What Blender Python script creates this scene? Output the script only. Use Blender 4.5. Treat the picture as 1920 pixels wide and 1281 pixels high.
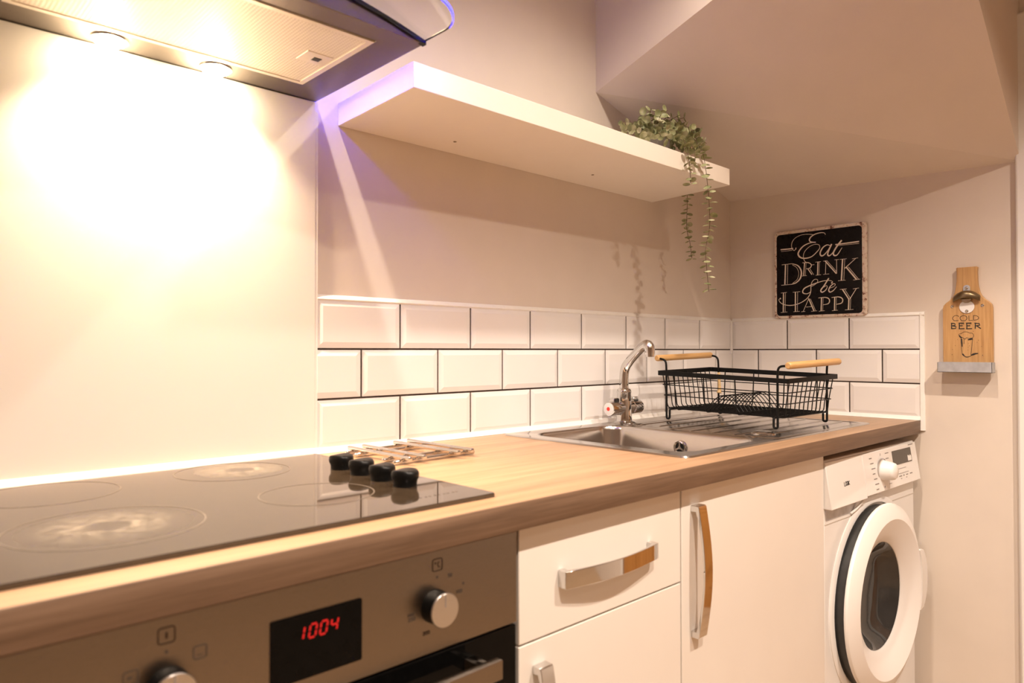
import bpy, bmesh, math, random
from mathutils import Vector, Matrix
from math import sin, cos, pi, radians, sqrt
random.seed(7)
for o in list(bpy.data.objects): bpy.data.objects.remove(o)
SC = bpy.context.scene
COL = SC.collection
ZT = 0.91                      # worktop height above the floor; all z below are measured from the worktop top
XR = 1.619                     # right wall tile face
CEIL = 1.49

# ------------------------------------------------------------------ camera, world, lights, exposure
cam_d = bpy.data.cameras.new('camera')
cam = bpy.data.objects.new('camera', cam_d); COL.objects.link(cam)
cam_d.sensor_width = 36; cam_d.lens = 1322.05/1920*36; cam_d.clip_start = .01
cam.location = (-.6858, -1.2971, ZT+.2055)
yaw, pitch, roll = .7561, .0134, .0008
cam.rotation_euler = (Matrix.Rotation(-yaw, 3, 'Z') @ Matrix.Rotation(pi/2+pitch, 3, 'X') @ Matrix.Rotation(-roll, 3, 'Z')).to_euler()
cam_d.dof.use_dof = True; cam_d.dof.focus_distance = 2.15; cam_d.dof.aperture_fstop = 5.0
SC.camera = cam
SC.view_settings.view_transform = 'Standard'; SC.view_settings.look = 'None'
SC.view_settings.gamma = 1; SC.view_settings.use_curve_mapping = False
SC.view_settings.exposure = 0.36
wd = bpy.data.worlds.new('world'); SC.world = wd; wd.use_nodes = True
wd.node_tree.nodes['Background'].inputs[0].default_value = (1, .85, .7, 1)
wd.node_tree.nodes['Background'].inputs[1].default_value = .05
def lamp(name, kind, loc, energy, color, **kw):
    d = bpy.data.lights.new(name, kind); d.energy = energy; d.color = color
    for k, v in kw.items(): setattr(d, k, v)
    o = bpy.data.objects.new(name, d); COL.objects.link(o); o.location = (loc[0], loc[1], loc[2]+ZT)
    return o
WARM = (1, .835, .69)
for sx, sy, w in ((-.27, -.73, 38), (.65, -.73, 36), (-.27, -1.65, 96), (.65, -1.65, 92), (-1.2, -1.65, 22), (.65, -2.57, 20)):     # a grid of ceiling downlights; the last spot is added as room fill
    lamp('ceiling_spot', 'SPOT', (sx, sy, CEIL-.02), w, WARM, shadow_soft_size=.022, spot_size=radians(135), spot_blend=.7)

# ------------------------------------------------------------------ materials
def mat(name, col=(.8,.8,.8), rough=.5, metal=0, build=None, **kw):
    m = bpy.data.materials.new(name); m.use_nodes = True
    nt = m.node_tree; b = nt.nodes['Principled BSDF']
    b.inputs['Base Color'].default_value = (*col, 1); b.inputs['Roughness'].default_value = rough; b.inputs['Metallic'].default_value = metal
    for k, v in kw.items(): b.inputs[k.replace('_', ' ')].default_value = v
    if build: build(nt, b)
    return m
def N(nt, t, **kw):
    n = nt.nodes.new(t)
    for k, v in kw.items():
        if hasattr(n, k): setattr(n, k, v)
        else: n.inputs[k.replace('_', ' ')].default_value = v
    return n
def coords(nt, scale=(1,1,1)):
    tc = N(nt, 'ShaderNodeTexCoord'); mp = N(nt, 'ShaderNodeMapping'); mp.inputs['Scale'].default_value = scale
    nt.links.new(tc.outputs['Object'], mp.inputs['Vector']); return mp.outputs['Vector']
def ramp(nt, fac, stops):
    r = N(nt, 'ShaderNodeValToRGB'); e = r.color_ramp.elements
    while len(e) < len(stops): e.new(.5)
    for el, (p, c) in zip(e, stops): el.position = p; el.color = (*c, 1)
    nt.links.new(fac, r.inputs['Fac']); return r.outputs['Color']
def bump(nt, b, h, strength, dist=.001):
    bp = N(nt, 'ShaderNodeBump'); bp.inputs['Strength'].default_value = strength; bp.inputs['Distance'].default_value = dist
    nt.links.new(h, bp.inputs['Height']); nt.links.new(bp.outputs['Normal'], b.inputs['Normal'])
def noise(nt, vec, scale, detail=4, rough=.5):
    n = N(nt, 'ShaderNodeTexNoise'); n.inputs['Scale'].default_value = scale; n.inputs['Detail'].default_value = detail; n.inputs['Roughness'].default_value = rough
    nt.links.new(vec, n.inputs['Vector']); return n.outputs['Fac']
def speckle(col, scale=40, amt=.06, bumpy=.1, stretch=(1,1,1)):
    def f(nt, b):
        v = coords(nt, stretch); n = noise(nt, v, scale, 5)
        c2 = ramp(nt, n, [(.3, tuple(x*(1-amt) for x in col)), (.7, tuple(min(1, x*(1+amt)) for x in col))])
        nt.links.new(c2, b.inputs['Base Color'])
        if bumpy: bump(nt, b, n, bumpy, .0008)
    return f
def brushed(stretch, scale=60, strength=.08, r0=.22, r1=.38):
    def f(nt, b):
        v = coords(nt, stretch); n = noise(nt, v, scale, 3, .6)
        mr = N(nt, 'ShaderNodeMapRange'); mr.inputs['To Min'].default_value = r0; mr.inputs['To Max'].default_value = r1
        nt.links.new(n, mr.inputs['Value']); nt.links.new(mr.outputs['Result'], b.inputs['Roughness']); bump(nt, b, n, strength, .0004)
    return f
def wood(cols, grain=(2.0, 40, 40), scale=2.2, staves=False, rough_bump=.12):
    def f(nt, b):
        v = coords(nt, grain); n = noise(nt, v, scale, 6, .65)
        c = ramp(nt, n, [(.28, cols[0]), (.5, cols[1]), (.72, cols[2])])
        if staves:
            v2 = coords(nt)
            br = N(nt, 'ShaderNodeTexBrick'); br.offset = .37
            for k, x in dict(Scale=1, Mortar_Size=.0006, Mortar_Smooth=1, Brick_Width=.62, Row_Height=.043, Bias=0).items(): br.inputs[k.replace('_', ' ')].default_value = x
            br.inputs['Color1'].default_value = (.86,.86,.86,1); br.inputs['Color2'].default_value = (1.08,1.07,1.05,1); br.inputs['Mortar'].default_value = (.84,.82,.8,1)
            nt.links.new(v2, br.inputs['Vector'])
            mx = N(nt, 'ShaderNodeMix', data_type='RGBA', blend_type='MULTIPLY'); mx.inputs[0].default_value = 1
            nt.links.new(c, mx.inputs[6]); nt.links.new(br.outputs['Color'], mx.inputs[7]); c = mx.outputs[2]
        nt.links.new(c, b.inputs['Base Color']); bump(nt, b, n, rough_bump, .0005)
    return f
def emit(name, col, strength):
    return mat(name, (0,0,0), .5, 0, None, Emission_Color=(*col, 1), Emission_Strength=strength)
M = {}
PAINT = (.71, .63, .55)
M['paint'] = mat('wall_paint', PAINT, .55, 0, speckle(PAINT, 9, .02, .05))
M['ceiling'] = mat('ceiling_paint', (.8,.78,.75), .6, 0, speckle((.8,.78,.75), 9, .02, .05))
M['trim'] = mat('white_gloss_paint', (.82,.8,.77), .35, 0, speckle((.82,.8,.77), 20, .01, .03))
M['doorwood'] = mat('orange_door_wood', (.4,.2,.08), .35, 0, wood([(.34,.15,.035),(.46,.21,.055),(.55,.27,.08)], (30,30,1.5), 2.0))
M['floor'] = mat('floor_wood', (.4,.2,.08), .4, 0, wood([(.31,.205,.12),(.44,.30,.18),(.52,.37,.235)], (1.2,14,14), 2.0))
M['tile'] = mat('glazed_tile', (.80,.775,.755), .09, 0, speckle((.80,.775,.755), 6, .015, .03), Specular_IOR_Level=.5)
M['grout'] = mat('dark_grout', (.045,.028,.02), .9, 0, speckle((.045,.028,.02), 120, .3, .2))
M['sealant'] = mat('white_sealant', (.86,.84,.8), .35, 0, speckle((.86,.84,.8), 90, .02, .1))
M['splash'] = mat('white_backed_glass', (.80,.77,.72), .22, 0, speckle((.80,.77,.72), 3, .01, 0), Specular_IOR_Level=.5)
M['worktop'] = mat('oak_laminate', (.5,.3,.15), .38, 0, wood([(.325,.19,.102),(.405,.248,.14),(.465,.298,.175)], (1.6,30,30), 2.2, True))
M['shadededging'] = mat('worktop_edging_shaded', (.3,.18,.1), .45, 0, wood([(.095,.054,.031),(.14,.083,.05),(.185,.114,.072)], (2.2,60,60), 2.4))  # darker copy of the worktop oak: the front edge's shade is painted in
M['cabinet'] = mat('cream_cabinet', (.80,.755,.70), .3, 0, speckle((.80,.755,.70), 12, .008, .01))
M['carcass'] = mat('cabinet_carcass', (.55,.5,.45), .6, 0, speckle((.55,.5,.45), 12, .02, .02))
M['steel'] = mat('brushed_steel', (.265,.235,.205), .3, 1, brushed((1.0,60,60)), Anisotropic=.75)
M['hoodsteel'] = mat('dark_brushed_steel', (.22,.185,.16), .3, 1, brushed((60,1.0,60), 60, .1, .2, .42))
M['sinksteel'] = mat('sink_steel', (.60,.57,.54), .2, 1, brushed((3,40,40), 30, .03, .13, .26))
M['chrome'] = mat('chrome', (.68,.67,.66), .06, 1, brushed((1,1,1), 30, .01, .04, .09))
M['alu'] = mat('spun_aluminium', (.62,.61,.6), .3, 1, brushed((1,60,60), 30, .04))
M['hobglass'] = mat('black_hob_glass', (.04,.028,.018), .04, 0, speckle((.04,.028,.018), 60, .15, 0), Specular_IOR_Level=.75)
M['blackplastic'] = mat('black_plastic', (.004,.004,.004), .36, 0, speckle((.004,.004,.004), 60, .2, .03), Specular_IOR_Level=.25)
M['blackglass'] = mat('black_glass', (.005,.005,.005), .06, 0, speckle((.003,.003,.003), 60, .2, 0), Specular_IOR_Level=.09)
M['blackwire'] = mat('black_wire', (.004,.004,.004), .45, 0, speckle((.004,.004,.004), 80, .2, .05), Specular_IOR_Level=.2)
M['white'] = mat('white_enamel', (.82,.81,.80), .22, 0, speckle((.82,.81,.80), 12, .006, .01))
M['whiteplastic'] = mat('white_plastic', (.82,.80,.78), .32, 0, speckle((.82,.80,.78), 12, .006, .01))
M['darkband'] = mat('dark_grey_rubber', (.03,.03,.03), .4, 0, speckle((.03,.03,.03), 40, .2, .04))
M['print'] = mat('dark_print', (.02,.018,.016), .6, 0, speckle((.02,.018,.016), 80, .1, 0))
M['greyprint'] = mat('grey_print', (.22,.2,.19), .6, 0, speckle((.22,.2,.19), 80, .1, 0))
M['brownprint'] = mat('etched_print', (.055,.04,.03), .6, 0, speckle((.055,.04,.03), 80, .1, 0))
M['hobprint'] = mat('hob_ring_print', (.11,.09,.072), .5, 0, speckle((.11,.09,.072), 90, .1, 0))
M['shelf'] = mat('shelf_white', (.86,.80,.71), .35, 0, speckle((.86,.80,.71), 14, .008, .01))
M['signblack'] = mat('sign_black', (.005,.004,.005), .25, 0, speckle((.005,.004,.005), 50, .2, .02), Specular_IOR_Level=.15)
M['signcream'] = mat('sign_cream', (.72,.62,.52), .5, 0, speckle((.72,.62,.52), 60, .08, .02))
def rusty(nt, b):
    v = coords(nt); n = noise(nt, v, 70, 6, .7)
    c = ramp(nt, n, [(.46, (.74,.65,.55)), (.56, (.62,.46,.36)), (.61, (.15,.05,.03))]); nt.links.new(c, b.inputs['Base Color']); bump(nt, b, n, .2)
M['rusty'] = mat('chipped_cream_enamel', (.74,.65,.55), .5, 0, rusty)
M['oakboard'] = mat('oak_board', (.5,.3,.13), .5, 0, wood([(.36,.185,.065),(.52,.30,.12),(.61,.37,.16)], (60,60,2.2), 2.3))
M['beech'] = mat('beech_handle', (.6,.36,.15), .45, 0, wood([(.48,.26,.09),(.62,.37,.15),(.70,.44,.2)], (1.6,60,60), 3))
M['galv'] = mat('galvanised_tin', (.52,.54,.57), .45, .6, speckle((.52,.54,.57), 50, .12, .05))
M['bronze'] = mat('bronze_opener', (.22,.165,.095), .35, 1, speckle((.22,.165,.095), 40, .15, .04))
M['red'] = mat('red_dot', (.75,.03,.015), .35, 0, speckle((.75,.03,.015), 40, .05, 0))
M['blue'] = mat('blue_dot', (.02,.06,.5), .35, 0, speckle((.02,.06,.5), 40, .05, 0))
M['pot'] = mat('grey_pot', (.36,.33,.31), .8, 0, speckle((.36,.33,.31), 60, .12, .3))
def leafmat(nt, b):
    v = coords(nt); n = noise(nt, v, 34, 3)
    c = ramp(nt, n, [(.3, (.13,.15,.06)), (.5, (.29,.30,.145)), (.68, (.54,.52,.34))]); nt.links.new(c, b.inputs['Base Color'])
M['leaf'] = mat('eucalyptus_leaf', (.2,.22,.1), .55, 0, leafmat, Subsurface_Weight=0.0)
M['stem'] = mat('brown_stem', (.12,.075,.04), .7, 0, speckle((.12,.075,.04), 90, .2, .1))
M['twine'] = mat('raffia_tag', (.62,.42,.2), .8, 0, speckle((.62,.42,.2), 120, .25, .3))
def filt(nt, b):
    v = coords(nt); w = N(nt, 'ShaderNodeTexWave', wave_type='BANDS', bands_direction='X'); w.inputs['Scale'].default_value = 55; nt.links.new(v, w.inputs['Vector'])
    w2 = N(nt, 'ShaderNodeTexWave', wave_type='BANDS', bands_direction='Y'); w2.inputs['Scale'].default_value = 55; nt.links.new(v, w2.inputs['Vector'])
    mx = N(nt, 'ShaderNodeMath', operation='MULTIPLY'); nt.links.new(w.outputs['Fac'], mx.inputs[0]); nt.links.new(w2.outputs['Fac'], mx.inputs[1])
    c = ramp(nt, mx.outputs[0], [(.0, (.62,.56,.47)), (.6, (.78,.73,.64))]); nt.links.new(c, b.inputs['Base Color']); bump(nt, b, mx.outputs[0], .4)
M['filter'] = mat('filter_mesh', (.7,.62,.5), .45, .25, filt)
M['filterframe'] = mat('filter_frame', (.78,.72,.62), .3, .4, speckle((.78,.72,.62), 20, .02, .02))
M['clear'] = mat('visor_glass', (.93,.95,.97), .03, 0, speckle((.93,.95,.97), 5, .005, 0), Transmission_Weight=1.0, IOR=1.45)
M['drumglass'] = mat('porthole_glass', (.03,.03,.03), .04, 0, speckle((.03,.03,.03), 20, .1, 0), Specular_IOR_Level=.6)
M['lampglow'] = emit('halogen_glow', (1, .80, .52), 160)
M['blueglow'] = emit('blue_led_glow', (.003, .003, 1), 80)
M['redled'] = emit('red_led', (1, .012, .012), .62)

# ------------------------------------------------------------------ object helpers
def newbm(): return bmesh.new()
def obj(name, bm, m, parent=None, smooth=40, bev=0):
    bmesh.ops.remove_doubles(bm, verts=bm.verts, dist=1e-6)
    bmesh.ops.recalc_face_normals(bm, faces=bm.faces)
    org = Vector((0,0,0))
    if parent:
        q = parent
        while q: org += q.location; q = q.parent
    org = org - Vector((0,0,ZT)) if parent else Vector((0,0,0))
    for v in bm.verts: v.co -= org
    me = bpy.data.meshes.new(name); bm.to_mesh(me); bm.free()
    for p in me.polygons: p.use_smooth = True
    me.set_sharp_from_angle(angle=radians(smooth))
    me.materials.append(M[m] if isinstance(m, str) else m)
    o = bpy.data.objects.new(name, me); COL.objects.link(o)
    if parent: o.parent = parent
    else: o.location = (0,0,ZT)
    if bev:
        md = o.modifiers.new('bevel', 'BEVEL'); md.width = bev; md.segments = 2; md.limit_method = 'ANGLE'; md.angle_limit = radians(50); md.use_clamp_overlap = True
    return o
def thing(name, label, cat, loc, group=None):
    o = bpy.data.objects.new(name, None); COL.objects.link(o); o.empty_display_size = .05
    o.location = (loc[0], loc[1], loc[2]+ZT); o['label'] = label; o['category'] = cat
    if group: o['group'] = group
    return o
def tag(o, label, cat): o['label'] = label; o['category'] = cat; return o
def struct(name, bm, m, parent=None, **kw):
    o = obj(name, bm, m, parent, **kw)
    o['kind'] = 'structure'
    return o
def box(bm, x0, x1, y0, y1, z0, z1):
    vs = [bm.verts.new((x, y, z)) for z in (z0, z1) for y in (y0, y1) for x in (x0, x1)]
    for f in ((0,2,3,1),(4,5,7,6),(0,1,5,4),(2,6,7,3),(0,4,6,2),(1,3,7,5)): bm.faces.new([vs[i] for i in f])
    return bm
def poly(bm, pts): bm.faces.new([bm.verts.new(p) for p in pts])
def prism(bm, pts, fn, d0, d1):
    """pts 2-D outline; fn(a, b, d) -> xyz; extruded from d0 to d1"""
    A = [bm.verts.new(fn(a, b, d0)) for a, b in pts]; B = [bm.verts.new(fn(a, b, d1)) for a, b in pts]
    bm.faces.new(A); bm.faces.new(B[::-1]); n = len(pts)
    for i in range(n): bm.faces.new((A[i], A[(i+1) % n], B[(i+1) % n], B[i]))
    return bm
def rrect(x0, x1, y0, y1, r, n=6):
    out = []
    for cx, cy, a0 in ((x1-r, y1-r, 0), (x0+r, y1-r, 90), (x0+r, y0+r, 180), (x1-r, y0+r, 270)):
        for i in range(n+1):
            a = radians(a0+90*i/n); out.append((cx+r*cos(a), cy+r*sin(a)))
    return out
def loft(bm, loops, cap0=False, cap1=False, closed=True):
    rings = [[bm.verts.new(p) for p in L] for L in loops]
    for A, B in zip(rings, rings[1:]):
        n = len(A)
        for i in range(n if closed else n-1): bm.faces.new((A[i], A[(i+1) % n], B[(i+1) % n], B[i]))
    if cap0: bm.faces.new(rings[0][::-1])
    if cap1: bm.faces.new(rings[-1])
    return rings
def lathe(bm, prof, c=(0,0,0), axis='z', n=32, cap0=True, cap1=True):
    """prof (r, h) along the axis from c"""
    def P(r, h, a):
        u, v = r*cos(a), r*sin(a)
        p = {'z': (u, v, h), 'y': (u, h, v), 'x': (h, u, v)}[axis]
        return (c[0]+p[0], c[1]+p[1], c[2]+p[2])
    loft(bm, [[P(max(r, 1e-5), h, 2*pi*i/n) for i in range(n)] for r, h in prof], cap0, cap1)
    return bm
def tube(bm, pts, r, n=8, closed=False, caps=True):
    P = [Vector(p) for p in pts]; m = len(P)
    R = r if isinstance(r, (list, tuple)) else [r]*m
    T = []
    for i in range(m):
        a = P[(i-1) % m] if (closed or i > 0) else P[i]; b = P[(i+1) % m] if (closed or i < m-1) else P[i]
        T.append((b-a).normalized())
    up = Vector((0,0,1)) if abs(T[0].z) < .9 else Vector((1,0,0))
    nrm = (up - T[0]*up.dot(T[0])).normalized(); rings = []
    for i in range(m):
        nrm = (nrm - T[i]*nrm.dot(T[i])).normalized(); bn = T[i].cross(nrm)
        rings.append([P[i]+(nrm*cos(2*pi*k/n)+bn*sin(2*pi*k/n))*R[i] for k in range(n)])
    if closed: rings.append(rings[0])
    loft(bm, rings, caps and not closed, caps and not closed)
    return bm
def fillet(pts, r, n=5):
    P = [Vector(p) for p in pts]; out = [P[0]]
    for a, b, c in zip(P, P[1:], P[2:]):
        u = (a-b); v = (c-b); k = min(r, u.length*.48, v.length*.48)
        p0 = b+u.normalized()*k; p2 = b+v.normalized()*k
        for i in range(n+1):
            t = i/n; out.append(p0*(1-t)**2+b*2*t*(1-t)+p2*t*t)
    out.append(P[-1]); return out
def crom(pts, k=6):
    P = [Vector(p) for p in pts]; P = [P[0]*2-P[1]]+P+[P[-1]*2-P[-2]]; out = []
    for i in range(1, len(P)-2):
        for j in range(k):
            t = j/k; a, b, c, d = P[i-1:i+3]
            out.append(.5*((2*b)+(c-a)*t+(2*a-5*b+4*c-d)*t*t+(3*b-a-3*c+d)*t**3))
    out.append(P[-2]); return out
def ribbon(bm, pts, ws, fn, th=.0003, smooth=False, h0=0):
    """flat lettering stroke: pts 2-D, widths along it; fn(a, b, d) -> xyz"""
    P = crom([(x, y, 0) for x, y in pts]) if smooth and len(pts) > 2 else [Vector((x, y, 0)) for x, y in pts]
    m = len(P); L = []; Rr = []
    for i in range(m):
        t = (P[min(i+1, m-1)]-P[max(i-1, 0)]); t = t.normalized() if t.length > 1e-9 else Vector((1,0,0))
        s = i/(m-1)*(len(ws)-1); k = min(int(s), len(ws)-2) if len(ws) > 1 else 0
        w = ws[0] if len(ws) == 1 else ws[k]*(1-(s-k))+ws[k+1]*(s-k)
        nn = Vector((-t.y, t.x, 0))*w*.5; L.append(P[i]+nn); Rr.append(P[i]-nn)
    loops = [[fn(L[i].x, L[i].y, h0), fn(L[i].x, L[i].y, h0+th), fn(Rr[i].x, Rr[i].y, h0+th), fn(Rr[i].x, Rr[i].y, h0)] for i in range(m)]
    loft(bm, loops, True, True)
def disc(bm, cx, cy, r, fn, th=.0003, n=16, rx=None):
    prism(bm, [(cx+(rx or r)*cos(2*pi*i/n), cy+r*sin(2*pi*i/n)) for i in range(n)], fn, 0, th)
GL = {'L': [[(0,1),(0,0),(.6,0)]], 'O': [[(.35,1),(.08,.8),(0,.5),(.08,.2),(.35,0),(.62,.2),(.7,.5),(.62,.8),(.35,1)]], 'G': [[(.65,.8),(.4,1),(.1,.85),(0,.5),(.1,.15),(.4,0),(.65,.15),(.65,.45),(.4,.45)]],
  'I': [[(.1,1),(.1,0)]], 'K': [[(0,1),(0,0)],[(.6,1),(.05,.5),(.6,0)]], 'C': [[(.6,.85),(.35,1),(.05,.75),(0,.5),(.05,.25),(.35,0),(.6,.15)]], '0': [[(.3,1),(0,.8),(0,.2),(.3,0),(.6,.2),(.6,.8),(.3,1)]],
  '5': [[(.55,1),(.05,1),(.03,.55),(.4,.6),(.55,.3),(.35,0),(0,.08)]], '2': [[(0,.8),(.3,1),(.55,.75),(0,0),(.6,0)]], '1': [[(.1,.8),(.3,1),(.3,0)]], 'M': [[(0,0),(0,1),(.35,.3),(.7,1),(.7,0)]], 'A': [[(0,0),(.35,1),(.7,0)],[(.15,.4),(.55,.4)]], 'X': [[(0,0),(.6,1)],[(0,1),(.6,0)]],
  '9': [[(.55,.6),(.3,.45),(.05,.6),(.05,.85),(.3,1),(.55,.85),(.55,.4),(.3,0)]], '4': [[(.45,0),(.45,1),(0,.35),(.65,.35)]], '7': [[(0,1),(.6,1),(.2,0)]], 'K9': []}
def text(bm, s, a0, b0, h, w, fn, th=.0003, adv=.85):
    x = a0
    for ch in s:
        for st in GL.get(ch, []): ribbon(bm, [(x+p[0]*h, b0+p[1]*h) for p in st], [w], fn, th)
        x += h*(adv if ch != 'I' else .4)
HOOD_W = 28.0
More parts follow.
